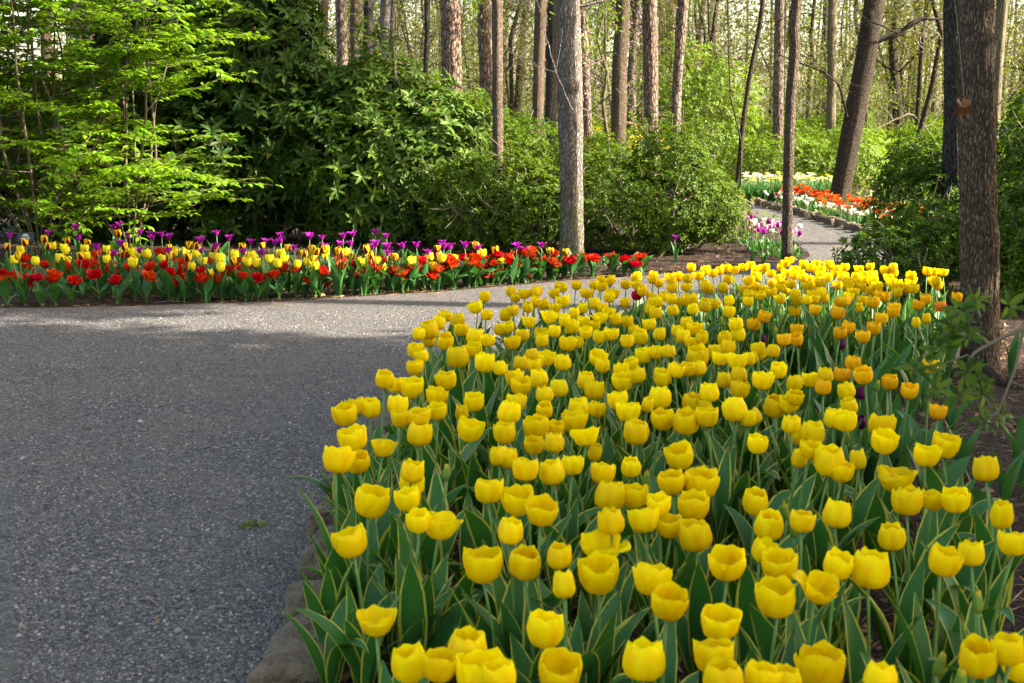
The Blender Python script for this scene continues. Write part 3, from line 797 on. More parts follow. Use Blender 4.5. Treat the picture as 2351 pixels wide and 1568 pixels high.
# flowers as seen: x,y(,width) in the 2351 x 1568 picture; at() turns each into its place on the ground
BED = {
 'c': '844,1148,78 949,1115,55 939,1145,58 963,1194,46 812,1243,75 1120,1126,64 1109,1296,87 948,1523,88 1003,1529,61 1067,1496,101 1103,1551,116 1188,1148,70 1241,1171,67 1169,1220,61 1203,1288,79 1280,1276,58 1248,1444,88 1282,1532,100 1396,1139,73 1459,1138,61 1512,1156,46 1405,1197,64 1483,1193,67 1593,1161,70 1541,1206,58 1602,1228,76 1544,1106,58 1608,1109,73 1376,1313,91 1498,1331,82 1530,1381,81 1670,1292,79 1650,1427,85 1641,1508,91 1477,1520,100 1663,1566,100 1151,1553,46 1734,1151,61 1763,1202,70 1841,1196,52 1745,1261,40 1918,1179,69 2049,1231,65 2084,1150,70 2139,1148,49 2195,1147,62 2326,1247,64 2160,1285,73 2232,1272,55 1793,1298,79 1917,1295,67 1994,1307,91 1787,1372,91 2243,1508,91 2319,1492,64 2343,1529,58 1888,1532,104 1746,1556,58 1804,1566,46 2017,1559,82 951,843,37 882,869,43 906,884,33 945,889,51 794,951,55 823,931,44 849,935,46 911,931,48 922,960,44 963,957,48 959,995,59 814,1006,64 770,1054,70 823,1058,53 1028,872,47 999,909,46 1005,943,41 1088,922,45 1074,985,56 1162,946,55 1183,922,44 1161,993,52 1112,832,46 1146,845,33 1194,834,35 1183,867,42 943,1083,55 1148,1047,37 1170,1050,48 1154,844,20 1219,815,32 1227,838,15 1253,822,37 1292,832,40 1197,885,45 1238,869,45 1287,891,42 1252,907,40 1249,940,39 1235,979,59 1275,984,34 1226,1021,37 1272,1016,49 1316,967,54 1330,937,49 1369,939,34 1346,874,43 1364,896,46 1369,818,38 1380,838,34 1207,1077,59 1272,1084,60 1314,1067,49 1384,1086,55 1449,1070,40 1424,849,32 1431,874,45 1465,861,39 1451,835,29 1478,815,37 1504,808,24 1534,806,29 1420,918,46 1442,944,52 1462,993,59 1514,913,54 1518,962,51 1521,865,42 1548,849,37 1579,846,32 1607,845,29 1602,818,54 1573,967,60 1587,923,46 1624,956,49 1619,931,29 1629,901,45 1567,1045,61 1663,872,37 1697,861,40 1698,893,44 1695,939,59 1651,822,34 1639,806,34 1692,829,42 1717,823,22 1717,960,29 1727,822,20 1744,811,22 1772,805,32 1785,849,38 1749,873,45 1823,879,39 1861,871,37 1895,862,38 1949,896,42 1956,931,40 1777,929,54 1812,928,42 1824,911,27 1737,955,39 1739,1018,46 1815,974,27 1864,994,56 1829,999,32 1859,1031,32 1905,1059,71 1934,1082,49 1915,960,46 1942,965,51 2020,977,59 2022,1011,57 2125,1045,56 2165,1021,59 2265,1077,61 1112,681,26 1097,704,31 1018,725,29 1050,735,35 1115,722,25 1058,756,32 987,756,44 1003,741,32 959,766,29 1021,782,38 986,783,26 1088,773,40 1122,781,31 955,803,37 973,817,32 1053,820,53 1091,801,37 1184,669,25 1170,684,23 1204,674,26 1229,671,26 1248,668,21 1268,675,25 1274,659,23 1292,662,21 1311,656,23 1326,674,26 1346,655,22 1365,644,18 1384,647,22 1400,643,21 1368,659,16 1213,704,26 1226,691,23 1251,698,28 1274,707,23 1296,691,31 1179,712,25 1162,722,31 1213,738,29 1296,734,29 1318,718,26 1337,706,26 1367,696,28 1387,706,23 1399,682,26 1361,674,23 1437,656,23 1460,655,22 1456,638,21 1475,634,22 1494,633,18 1500,643,15 1592,615,19 1528,636,23 1554,633,21 1569,636,18 1588,640,23 1516,652,23 1535,647,15 1550,662,21 1569,657,19 1497,668,25 1522,679,23 1475,682,22 1540,685,19 1561,691,23 1585,688,34 1491,694,26 1512,693,25 1434,694,23 1396,718,28 1414,732,29 1443,737,29 1339,738,28 1365,747,22 1314,750,32 1346,761,26 1271,759,29 1242,767,32 1242,781,31 1200,769,31 1179,785,34 1170,750,19 1150,756,29 1301,788,37 1324,785,23 1375,773,31 1402,766,32 1441,783,29 1472,773,35 1460,759,26 1491,744,29 1507,719,29 1490,709,26 1547,712,26 1578,741,29 1553,759,23 1567,772,34 1586,785,31 1512,766,31 1592,709,23 1629,619,19 1661,616,21 1649,627,15 1671,622,18 1687,621,15 1705,615,16 1727,609,19 1723,619,16 1745,615,16 1761,618,16 1772,616,13 1787,616,15 1799,609,15 1809,605,16 1824,599,16 1834,605,13 1840,609,12 1771,625,15 1610,624,18 1611,634,23 1626,653,22 1608,659,23 1645,665,26 1673,662,26 1699,663,23 1679,643,23 1702,644,23 1726,633,21 1746,637,22 1767,640,21 1728,647,18 1764,652,21 1740,659,22 1790,659,21 1775,669,22 1755,668,21 1723,674,23 1745,677,18 1699,679,21 1793,685,19 1676,690,15 1717,691,13 1617,700,32 1641,697,19 1673,715,29 1813,627,16 1828,630,16 1847,627,16 1865,631,18 1888,630,19 1854,615,18 1872,606,13 1898,616,16 1910,608,16 1900,606,15 1931,615,13 1948,614,18 1964,615,15 1916,619,16 1995,613,16 2042,621,18 2045,614,16 2058,628,16 2125,624,15 2140,625,15 2177,625,13 1838,638,16 1857,641,18 1875,647,19 1849,655,18 1860,675,19 1828,675,25 1828,690,22 1813,662,22 1822,652,21 1852,688,15 1869,688,18 1897,688,18 1885,671,23 1884,659,18 1893,649,18 1913,653,22 1913,638,19 1931,644,19 1944,649,18 1941,659,15 1958,634,16 1936,627,16 1972,647,22 1963,659,18 1992,647,19 2004,659,21 1989,669,18 1963,672,19 1947,681,19 1978,631,15 1998,636,18 2014,630,16 2016,643,18 2033,637,18 2023,656,18 2043,657,21 2064,650,18 2048,644,18 2068,659,13 2084,650,18 2080,634,23 2103,644,18 2109,662,22 2131,643,18 2140,656,16 2150,644,15 2161,650,15 1592,754,35 1610,773,31 1693,744,34 1696,767,35 1664,776,34 1670,797,35 1740,800,32 1881,618,15 1866,622,15 1945,634,16 1983,641,15 1925,633,15 1831,618,15',
 'o': '1006,1205,79 864,1426,76 1385,1253,88 1871,1343,79 878,1026,31 1346,999,61 2054,1097,78 1261,726,35 1424,675,32 1377,729,28',
 'k': '1299,1340,52 2300,1177,50 1061,945,29 1360,1034,31 1485,926,24 1834,1049,34 1973,1053,35 1973,704,15 1982,693,12 2128,729,13 2103,738,10 2046,672,15',
 'b': '1806,1170,15 1822,1209,17 2247,1380,18 2151,1517,26 2205,1556,26 1024,1083,16 1438,1087,17 1480,1097,17 1944,1001,13 2012,882,12 1605,726,8 1622,729,8 1657,735,6 1778,760,10 1825,712,6',
 'f': '1890,889,34 1932,860,32 1959,833,34 1987,860,42 2043,877,37 2087,896,32 2138,840,31 2154,945,29 2084,663,22 2016,677,18 2033,681,16 2008,693,28 1929,693,25 1942,690,12 1920,718,31 1869,710,25 1749,725,22 1731,744,31 1802,779,23 1831,778,23 1830,756,18 1928,764,26 1944,751,21 1983,773,29 2007,753,32 2024,731,25 2051,716,21 2055,706,12 2106,700,18 2124,687,18 2196,682,21',
 'p': '1975,901,17 1977,966,18 1750,779,13 1931,789,12',
 's': '1796,640,23',
 'g': '2161,703,22',
 'r': '1462,678,19',
}
BORDER = {
 'red': '10,627 10,643 55,615 53,596 51,643 39,639 92,639 117,631 125,643 98,610 135,608 148,619 182,608 219,586 215,604 225,631 252,608 268,647 262,619 283,590 303,617 346,615 334,637 375,612 385,604 393,627 371,584 387,584 359,582 422,643 414,608 424,625 461,627 481,604 471,643 508,641 520,625 551,617 561,633 541,602 586,614 613,602 590,639 604,637 639,631 635,614 660,610 680,621 695,645 723,641 735,621 740,656 785,600 797,612 781,615 813,610 832,606 848,614 828,631 840,621 865,621 862,602 887,600 903,623 162,647 946,616 936,618 956,618 967,600 993,597 995,615 1015,615 1018,596 1033,596 1040,612 1043,602 1065,596 1077,600 1091,606 1094,592 1106,615 1110,594 1085,615 1118,627 1132,606 1128,593 1147,587 1153,615 1148,621 1170,592 1176,602 1188,586 1191,611 1207,587 1220,594 1226,578 1241,596 1233,614 1267,584 1260,622 1274,603 1295,594 1312,599 1333,594 1361,596 1406,592 1411,608 1433,596 1463,593 1478,592 1455,609 992,633 924,628 926,644 1208,634',
 'yel': '49,574 31,596 80,598 115,565 121,571 147,576 152,569 141,594 158,596 188,571 195,588 240,571 250,594 277,576 309,584 318,580 307,602 301,576 348,584 363,594 416,580 404,578 428,576 442,610 459,582 483,590 508,594 506,615 533,586 563,590 586,586 621,596 641,582 653,582 660,594 676,606 703,600 715,610 717,629 725,582 752,588 803,580 830,604 867,596 873,617 479,627 635,604 465,600 576,600 592,604 1006,592 1044,592 995,589 1103,584 1078,600 940,602 951,600 1147,600 1119,615 1006,612',
 'pur': '23,539 104,533 180,520 186,543 262,518 275,514 281,539 270,555 324,530 340,543 350,535 369,537 383,541 449,551 465,547 486,563 461,571 500,533 522,545 574,553 606,551 625,555 641,549 643,537 555,576 610,576 680,565 709,541 744,543 744,561 789,539 805,535 779,559 809,557 867,531 893,539 897,563 860,557 848,563 891,578 232,565 383,572 258,578 322,572 922,562 962,560 1016,554 1024,563 1034,565 975,577 1073,560 1102,565 1184,562 1212,571 1243,560 932,601',
 'bi': '18,563 66,555 100,549 119,563 51,588 152,551 205,555 281,565 246,582 180,586 279,535 387,567 438,563 494,572 428,590 400,586 555,565 600,563 539,600 666,567 695,582 715,572 725,576 738,572 752,572 770,576 778,584 807,588 836,569 848,592 858,582 901,590 912,590 723,594 451,567 1003,569 1102,563 1137,573 1258,577 1268,575 1298,577',
}
def parse(s): return [tuple(int(a) for a in p.split(',')) for p in s.split()]
r = np.random.RandomState(11)
flowers = []
for kind, txt in BED.items():
    for px, py, w in parse(txt):
        zc = {'c': .475, 'o': .47, 'k': .46, 'b': .42, 'f': .50, 'p': .36, 'r': .45, 's': .48, 'g': .49}[kind] + r.uniform(-.035, .035)
        p = at(px, py, zc)
        d = (p - Vector((0, 0, CAM_H))).length
        fs = float(np.clip(w * p.y / FPX / .069, .80, 1.32)) if kind in 'cfsrg' else float(np.clip(w * p.y / FPX / (.078 if kind == 'o' else .046 if kind in 'kp' else .027), .85, 1.4))
        flowers.append((p.y, p.x, zc, kind, fs))
flowers.sort()
yellow = [f for f in flowers if f[3] in 'cokb']
near = set(id(f) for f in yellow[:300])
y_rows = {}
for f in flowers:
    y_rows.setdefault(int((f[0] - flowers[0][0]) / .24), []).append(f)
SAY = {'c': 'yellow tulip', 'o': 'wide-open yellow tulip', 'k': 'slim half-closed yellow tulip', 'b': 'unopened green tulip bud', 'f': 'golden fringed tulip', 'p': 'dark plum tulip', 'r': 'single red tulip', 's': 'yellow tulip streaked with red', 'g': 'orange tulip'}
far_mb = MB()
def add_far(mb, src, m, loc, rz, sc, tilt=(0, 0)):
    mat4 = Matrix.Translation(loc) @ Matrix.Rotation(rz, 4, 'Z') @ Matrix.Rotation(tilt[0], 4, 'X') @ Matrix.Diagonal((sc[0], sc[1], sc[2], 1))
    A = np.array(mat4)
    v = np.concatenate(src.v); uv = np.concatenate(src.uv)
    v = v @ A[:3, :3].T + A[:3, 3]
    mb.add(v, np.concatenate(src.q) if src.q else None, np.concatenate(src.t) if src.t else None, uv, m)
cup_src = [bloom('cup', 700 + i) for i in range(5)]
for row in sorted(y_rows):
    members = sorted(y_rows[row], key=lambda f: f[1])
    for k, f in enumerate(members, 1):
        y, x, zc, kind, fs = f
        hs = .066 * fs * .48
        H = zc - hs
        if kind in 'cokb' and id(f) not in near:
            rz = r.uniform(0, 6.28)
            i = r.randint(len(stems))
            add_far(far_mb, stems[i][0], 1, (x, y, 0), rz, (1, 1, H / .45))
            e = Matrix.Rotation(rz, 3, 'Z') @ Vector(stems[i][1])
            add_far(far_mb, cup_src[r.randint(5)], 0, (x + e.x, y + e.y, H), r.uniform(0, 6.28), (fs,) * 3, (r.normal(0, .08), 0))
            for j in range(3):
                add_far(far_mb, blade_mb[r.randint(len(blade_mb))], 2, (x, y, 0), rz + j * 2.1 + r.uniform(-.4, .4), (r.uniform(.85, 1.1),) * 3)
            continue
        look = SAY[kind]
        if kind == 'c':
            look = ('large ' if fs > 1.1 else 'small ' if fs < .9 else '') + ('tall ' if zc > .495 else 'low ' if zc < .455 else '') + look
        lab = '%s, %s from the gravel in the %s row from the front' % (look, nth(k), nth(row + 1))
        if kind == 'r': lab = 'lone red tulip standing among the yellow tulips'
        if kind == 's': lab = 'yellow tulip streaked with red at the back of the bed'
        if kind == 'g': lab = 'lone orange tulip near the big tree trunk'
        bl = {'c': 'cup', 'o': 'open', 'k': 'closed', 'b': 'bud', 'f': 'fringed', 'p': 'plum', 'r': 'redcup', 's': 'streaked', 'g': 'orange'}[kind]
        fm = blooms[bl][r.randint(len(blooms[bl]))]
        nm = {'f': 'fringed_tulip', 'p': 'plum_tulip', 'r': 'red_tulip', 'g': 'orange_tulip', 'b': 'tulip_bud'}.get(kind, 'yellow_tulip')
        plain_leaf = kind in 'fpg'
        t = plant(nm, lab, 'tulip', {'f': 'golden fringed tulips by the mulch', 'p': 'stray plum tulips', 'b': 'unopened tulip buds'}.get(kind, 'yellow tulips in the big bed'), (x, y, 0), H, fm, fs, plain if plain_leaf else edged, 3 if kind in 'bp' else 4, r, 1.0, 15)
        # put the flower, not the root, over the spot that was measured
        fl = [c for c in t.children if c.name.startswith('flower')][0]
        e = Matrix.Rotation(t.rotation_euler.z, 3, 'Z') @ Vector((fl.location.x, fl.location.y, 0))
        t.location = (x - e.x, y - e.y, 0)
o = far_mb.obj('distant_tulips', [M['yellow'], M['stem'], M['edged_leaf']])
tag(o, 'mass of small yellow tulips filling the far end of the big bed', 'tulips', kind='stuff')
# plants without a flower that fill the bed and its edges
for i in range(60):
    f = yellow[r.randint(0, 260)]
    x, y = f[1] + r.uniform(-.09, .09), f[0] + r.uniform(-.09, .09)
    plant('tulip_shoot', 'flowerless tulip shoot with yellow-edged leaves between the yellow tulips', 'tulip', 'flowerless tulip shoots', (x, y, 0), .4, None, 1, edged, 3, r, .9)
for px, py in [(735, 1560), (745, 1500), (760, 1420), (770, 1340), (800, 1480), (790, 1290), (850, 1560), (900, 1500), (800, 1230), (760, 1640), (830, 1640), (930, 1620), (1030, 1560), (1110, 1640)]:
    p = at(px, py)
    plant('tulip_shoot', 'flowerless tulip shoot with broad yellow-edged leaves behind the edging stones', 'tulip', 'broad leaved shoots at the bed edge', (max(p.x, -.47), p.y, 0), .4, None, 1, edged, 4, r, .8)
for px, py in [(2330, 1080), (2345, 1120), (2300, 1190), (2200, 1130), (2180, 1010), (2150, 1090), (2120, 960), (2060, 900), (2010, 880), (1990, 930), (1930, 870), (1960, 830), (2130, 850), (2320, 880), (2090, 1000), (2240, 1240), (2050, 1060), (1880, 880), (1900, 820), (2030, 800), (2100, 780), (1840, 860)]:
    p = at(px, py)
    plant('tulip_shoot', 'flowerless tulip shoot with plain green leaves on the dark mulch', 'tulip', 'plain leaved shoots on the mulch', (p.x, p.y, 0), .4, None, 1, plain, 3, r, .75)

# ------------------------------------------------------------------ the border beyond the path
border = []
for kind, txt in BORDER.items():
    for px, py in parse(txt):
        if kind == 'red': z = .195 + .05 * np.clip((650 - py) / 60, 0, 1) + r.uniform(-.015, .015)
        elif kind == 'yel': z = .29 + r.uniform(-.03, .03)
        elif kind == 'bi': z = .36 + r.uniform(-.03, .03)
        else: z = .39 + r.uniform(-.05, .06)
        p = at(px, py, z)
        lim = np.interp(p.x, [q[0] for q in back_w[:14]], [q[1] for q in back_w[:14]]) + .08
        if p.y < lim:
            p = deep(px, py, lim + r.uniform(0, .1)); z = max(.12, p.z)
        border.append([p.x, p.y, float(p.z), kind])
for kind, nm, look, grp, bl, bs in (('red', 'double_tulip', 'ragged red double tulip', 'red double tulips edging the border', 'double', 1.15), ('yel', 'lemon_tulip', 'lemon yellow tulip', 'lemon tulips in the border', 'lemon', 1.15),
                                    ('bi', 'flamed_tulip', 'maroon-yellow tulip', 'maroon and yellow tulips in the border', 'flamed', .98), ('pur', 'lily_flowered_tulip', 'purple star-shaped tulip', 'purple tulips in the border', 'lily', .9)):
    mem = sorted([b for b in border if b[3] == kind], key=lambda b: -b[0])
    med = np.median([b[1] for b in mem])
    half = {True: 0, False: 0}
    for x, y, z, _ in mem:
        front = bool(y < med)
        half[front] += 1
        H = z - (.02 if kind == 'red' else .034)
        lab = '%s in the %s half of the border, %s from its trunk end' % (look, 'near' if front else 'rear', nth(half[front]))
        fm = blooms[bl][r.randint(len(blooms[bl]))]
        t = plant(nm, lab, 'tulip', grp, (x, y, 0), H, fm, bs * r.uniform(.88, 1.12), low if kind == 'red' else plain, 3, r, 1.22 if kind == 'red' else .8, 36 if kind == 'red' else 16)
for i in range(60):
    x = r.uniform(-4.6, 1.0)
    lim = np.interp(x, [q[0] for q in back_w[:14]], [q[1] for q in back_w[:14]])
    plant('tulip_shoot', 'small flowerless tulip shoot among the red double tulips', 'tulip', 'flowerless shoots in the border', (x, lim + r.uniform(.1, .9), 0), .2, None, 1, low, 3, r, .9)

# plant name sign in the border
p = at(62, 600, .0)
p = deep(62, 600, 11.6); p.z = 0
t = thing('plant_sign', 'small black plant name sign with pale lines of print in the border', 'sign', p, R(8))
mb = MB(); mb.tube([(0, 0, 0), (0, .02, .33)], .008, 6); mb.obj('stake', M['black_plastic'], t)
def box(mb, c, s, rot=None, m=0):
    v = np.array([(x, y, z) for x in (-1, 1) for y in (-1, 1) for z in (-1, 1)], float) * np.array(s) / 2
    if rot is not None: v = v @ np.array(rot).T
    mb.add(v + np.array(c), [(0, 1, 3, 2), (4, 6, 7, 5), (0, 4, 5, 1), (2, 3, 7, 6), (0, 2, 6, 4), (1, 5, 7, 3)], m=m)
rt = Matrix.Rotation(R(-38), 3, 'X')
mb = MB(); box(mb, (0, 0, .36), (.15, .008, .10), rt); mb.obj('plate', M['black_plastic'], t, smooth=False)
mb = MB()
for dz, w in ((.03, .035), (.012, .06), (-.012, .085)):
    c = rt @ Vector((0, -.0065, dz)); box(mb, (c.x, c.y, c.z + .36), (w, .003, .006), rt)
mb.obj('print', M['pale_print'], t, smooth=False)

# ------------------------------------------------------------------ far beds beside the far path
def small_tulip(name, bl_kind, mk, leaf_m, n, H, seed, ls=.7):
    out = []
    for i in range(n):
        q = np.random.RandomState(seed + i)
        mb = MB()
        s, e = unit_stem(seed + i, H)
        mb.add(np.concatenate(s.v), np.concatenate(s.q), np.concatenate(s.t), np.concatenate(s.uv), 1)
        add_far(mb, bloom(bl_kind, seed + 30 + i), 0, (e[0], e[1], H), q.uniform(0, 6), (1.1,) * 3)
        for j in range(3):
            add_far(mb, low_mb[q.randint(len(low_mb))], 2, (0, 0, 0), j * 2.1 + q.uniform(0, 1), (ls * 1.4,) * 3)
        out.append(mb.mesh(name, [M[mk], M['stem'], M[leaf_m]]))
    return out
farm = {
    'vermilion': small_tulip('vermilion_tulip', 'double', 'vermilion', 'tulip_leaf', 3, .30, 800),
    'cream': small_tulip('cream_tulip', 'border', 'white', 'tulip_leaf', 3, .27, 820),
    'blush': small_tulip('blush_tulip', 'border', 'pink', 'tulip_leaf', 3, .36, 840),
    'white': small_tulip('white_tulip', 'cup', 'white', 'tulip_leaf', 3, .40, 860),
    'violet': small_tulip('violet_tulip', 'border', 'purple', 'tulip_leaf', 3, .38, 880),
}
def far_tulip(k, x, y, label, group, s=1.0):
    o = link(k + '_tulip', farm[k][r.randint(3)], None, (x, y, 0), (0, 0, r.uniform(0, 6.28)), s * r.uniform(.85, 1.12))
    tag(o, label, 'tulip', group)
for i in range(300):
    s = acc[-1] * r.uniform(-.04, 1)
    bx, by = np.interp(s, acc, rl[:, 0]), np.interp(s, acc, rl[:, 1])
    off = r.uniform(.14, 1.1)
    if s < 0: by = rl[0, 1] - s
    x, y = bx + off * .9, by + r.uniform(-.1, .1)
    if off < .55 and r.rand() < .75 or r.rand() < .2: far_tulip('cream', x, y, 'tiny cream white tulip along the far stone edging', 'cream tulips by the far path', .62)
    else: far_tulip('vermilion', x, y, 'tiny orange red tulip in the far bed by the path bend', 'orange red tulips by the far path', .78)
for i in range(42):
    px, py = r.uniform(1700, 1856), 0
    py = np.interp(px, [1690, 1735, 1860], [552, 572, 614]) + r.uniform(-14, 12)
    p = at(px, py)
    if inside(np.array([[p.x, p.y]]), poly)[0]: p.x -= .35
    k = ('violet', 'blush', 'white')[r.choice(3, p=[.4, .35, .25])]
    far_tulip(k, p.x, p.y, {'violet': 'small deep purple tulip beside the slender trunk at the far path', 'blush': 'small pale pink tulip beside the slender trunk at the far path', 'white': 'small white tulip beside the slender trunk at the far path'}[k], k + ' tulips beside the slender trunk', .72)
# daffodil bank behind: leaves as one mass, pale flowers as things
mb = MB()
n = 5200
px = r.uniform(1690, 1935, n); d0 = r.uniform(21.7, 23.2, n)
x = (px - 1175.5) / FPX * d0
scatter(mb, leaf_card(.07), np.stack([x, d0, 0 * x], 1), np.stack([r.normal(0, .18, n), r.normal(0, .18, n), np.ones(n)], 1), rdirs(r, n) * np.array([1, 1, .1]), r.uniform(.2, .37, n))
o = mb.obj('daffodil_leaves', M['tulip_leaf'])
tag(o, 'dense bank of upright green daffodil leaves beyond the path bend', 'foliage', kind='stuff')
def daffodil(mk, seed):
    mb = MB(); q = np.random.RandomState(seed)
    mb.tube([(0, 0, 0), (.01, 0, .25), (.0, -.01, .5)], .005, 4, m=1)
    for i in range(6):
        a = i * 1.047
        petal(mb, a, .05, .02, ([0, .5, 1], [.15, .7, 1.1]), ([0, 1], [0, 1]), .022, POINT, q, z0=.5)
    t_ = np.linspace(0, 6.28, 9)[:-1]
    mb.grid(np.stack([np.stack([.012 * k * np.cos(t_), .012 * k * np.sin(t_), np.full(8, .5 + .012 * k)], -1) for k in (1, 1.6)]), True)
    return mb.mesh('daffodil', [M[mk], M['stem']])
dm = {'white': [daffodil('white', 1), daffodil('white', 2)], 'yellow': [daffodil('lemon', 3), daffodil('lemon', 4)]}
for i in range(170):
    px = r.uniform(1700, 1930); Y = r.uniform(21.9, 23.1)
    k = 'white' if r.rand() < .68 else 'yellow'
    o = link('daffodil', dm[k][r.randint(2)], None, ((px - 1175.5) / FPX * Y, Y, r.uniform(-.03, .03)), (0, 0, r.uniform(0, 6.28)), r.uniform(.72, .9))
    tag(o, 'tiny %s daffodil in the bank beyond the far path' % ('white' if k == 'white' else 'yellow'), 'daffodil', k + ' daffodils on the far bank')
# lone tulip in the mulch by the azaleas
p = at(1550, 612)
plant('violet_tulip', 'lone purple tulip on the mulch in front of the azalea', 'tulip', None, (p.x, p.y, 0), .26, blooms['lily'][1], .8, plain, 3, r, .6)

# ------------------------------------------------------------------ trees
def grow(mb, q, p, d, L, r0, lvl, tips, maxlvl, up=.06, wob=.18, kids=(3, 6), seg=5, spread=(35, 75), taper=.25, m=0):
    n = max(3, int(L / (.22 if lvl else .5)) + 1)
    n = min(n, 12)
    pts = [np.array(p, float)]
    d = np.array(d, float) / np.linalg.norm(d)
    dirs = [d]
    for i in range(n - 1):
        d = d + q.normal(0, wob, 3) * (1 if lvl else .35) + np.array([0, 0, up])
        d = d / np.linalg.norm(d)
        pts.append(pts[-1] + d * L / (n - 1))
        dirs.append(d)
    rad = np.linspace(r0, r0 * taper, n)
    mb.tube(pts, rad, max(3, seg), m=m)
    if lvl >= maxlvl - 1:
        for i in range(1, n): tips.append((pts[i], dirs[i], lvl))
    if lvl < maxlvl:
        k = q.randint(kids[0], kids[1] + 1)
        for j in range(k):
            f = q.uniform(.25, 1.0)
            i = min(n - 1, int(f * (n - 1)))
            a = q.uniform(0, 6.28)
            s = np.cross(dirs[i], [0.3, .2, 1.0]); s /= np.linalg.norm(s) + 1e-9
            t = np.cross(dirs[i], s)
            side = s * math.cos(a) + t * math.sin(a)
            th = R(q.uniform(*spread))
            grow(mb, q, pts[i], dirs[i] * math.cos(th) + side * math.sin(th), L * q.uniform(.4, .7), rad[i] * .6, lvl + 1, tips, maxlvl, up, wob, kids, seg - 1, spread, taper, m)
def leaf_on(mb, q, tips, tpl, n, L, spread=.12, m=1, flat=.5):
    if not tips: return
    some = q.randint(len(tips), size=max(8, int(len(tips) * .3)))
    idx = some[q.randint(len(some), size=n)]
    P = np.array([tips[i][0] for i in idx]) + q.normal(0, spread, (n, 3))
    D = np.array([tips[i][1] for i in idx]) + q.normal(0, .8, (n, 3))
    N = np.array([0, 0, 1.0]) + q.normal(0, flat, (n, 3))
    scatter(mb, tpl, P, D, N, L * q.uniform(.6, 1.3, n), m)

def bole(zs, xs, ys, rad, seg, amp, kz, ka, seed, flare=.35, fl_h=.16, knots=()):
    """a trunk surface with furrowed bark"""
    a = np.arange(seg) * 2 * np.pi / seg
    Z, A = np.meshgrid(zs, a, indexing='ij')
    rr_ = np.asarray(rad)[:, None] * np.ones_like(A)
    lob = (vnoise(np.stack([np.cos(A).ravel() * 1.4 + 5, np.sin(A).ravel() * 1.4 + 5, 0 * A.ravel()], 1), seed + 5).reshape(A.shape) - .3) * 1.6
    rr_ = rr_ * (1 + flare * np.exp(-np.maximum(Z, 0) / fl_h) * lob)
    p = np.stack([np.cos(A).ravel() * ka, np.sin(A).ravel() * ka, Z.ravel() * kz], 1)
    f = np.abs(vnoise(p, seed) - .5) * 2 + .6 * np.abs(vnoise(p * 2.1, seed + 1) - .5)
    b = vnoise(p * np.array([.15, .15, .3]), seed + 2) - .5
    rr_ = rr_ + amp * (f.reshape(A.shape) - .4) + amp * 2.5 * b.reshape(A.shape)
    for kz_, ka_, kh, ks in knots:
        da = (A - R(ka_) + np.pi) % (2 * np.pi) - np.pi
        g = ((Z - kz_) / ks) ** 2 + (da * np.asarray(rad)[:, None] / (ks * 1.3)) ** 2
        rr_ = rr_ + kh * (np.exp(-g) - .75 * np.exp(-g * 7))
    return np.stack([np.asarray(xs)[:, None] + rr_ * np.cos(A), np.asarray(ys)[:, None] + rr_ * np.sin(A), Z], -1)

def crown_mesh(name, seed, kind):
    q = np.random.RandomState(seed)
    mb = MB(); tips = []
    if kind == 'broad':
        for i in range(7):
            a = i * 2.4 + q.uniform(-.4, .4)
            grow(mb, q, (0, 0, i * .35), (math.cos(a), math.sin(a), .8), q.uniform(1.8, 3.0), .06, 0, tips, 2, .05, .2, (3, 5), 5)
        leaf_on(mb, q, tips, leaf_card(.55), 2600, .07, .15)
        return mb.mesh(name, [M['bark_brown'], M['spring']])
    for i in range(12):
        a = i * 2.4
        grow(mb, q, (0, 0, i * .3), (math.cos(a), math.sin(a), .25), q.uniform(1.2, 2.2), .045, 0, tips, 1, .05, .15, (3, 5), 4)
    leaf_on(mb, q, tips, leaf_card(.12), 4200, .17, .10, flat=1.0)
    return mb.mesh(name, [M['bark_pine_far'], M['needles']])
CROWN = {'broad': crown_mesh('broad_crown', 1, 'broad'), 'pine': crown_mesh('pine_crown', 2, 'pine')}

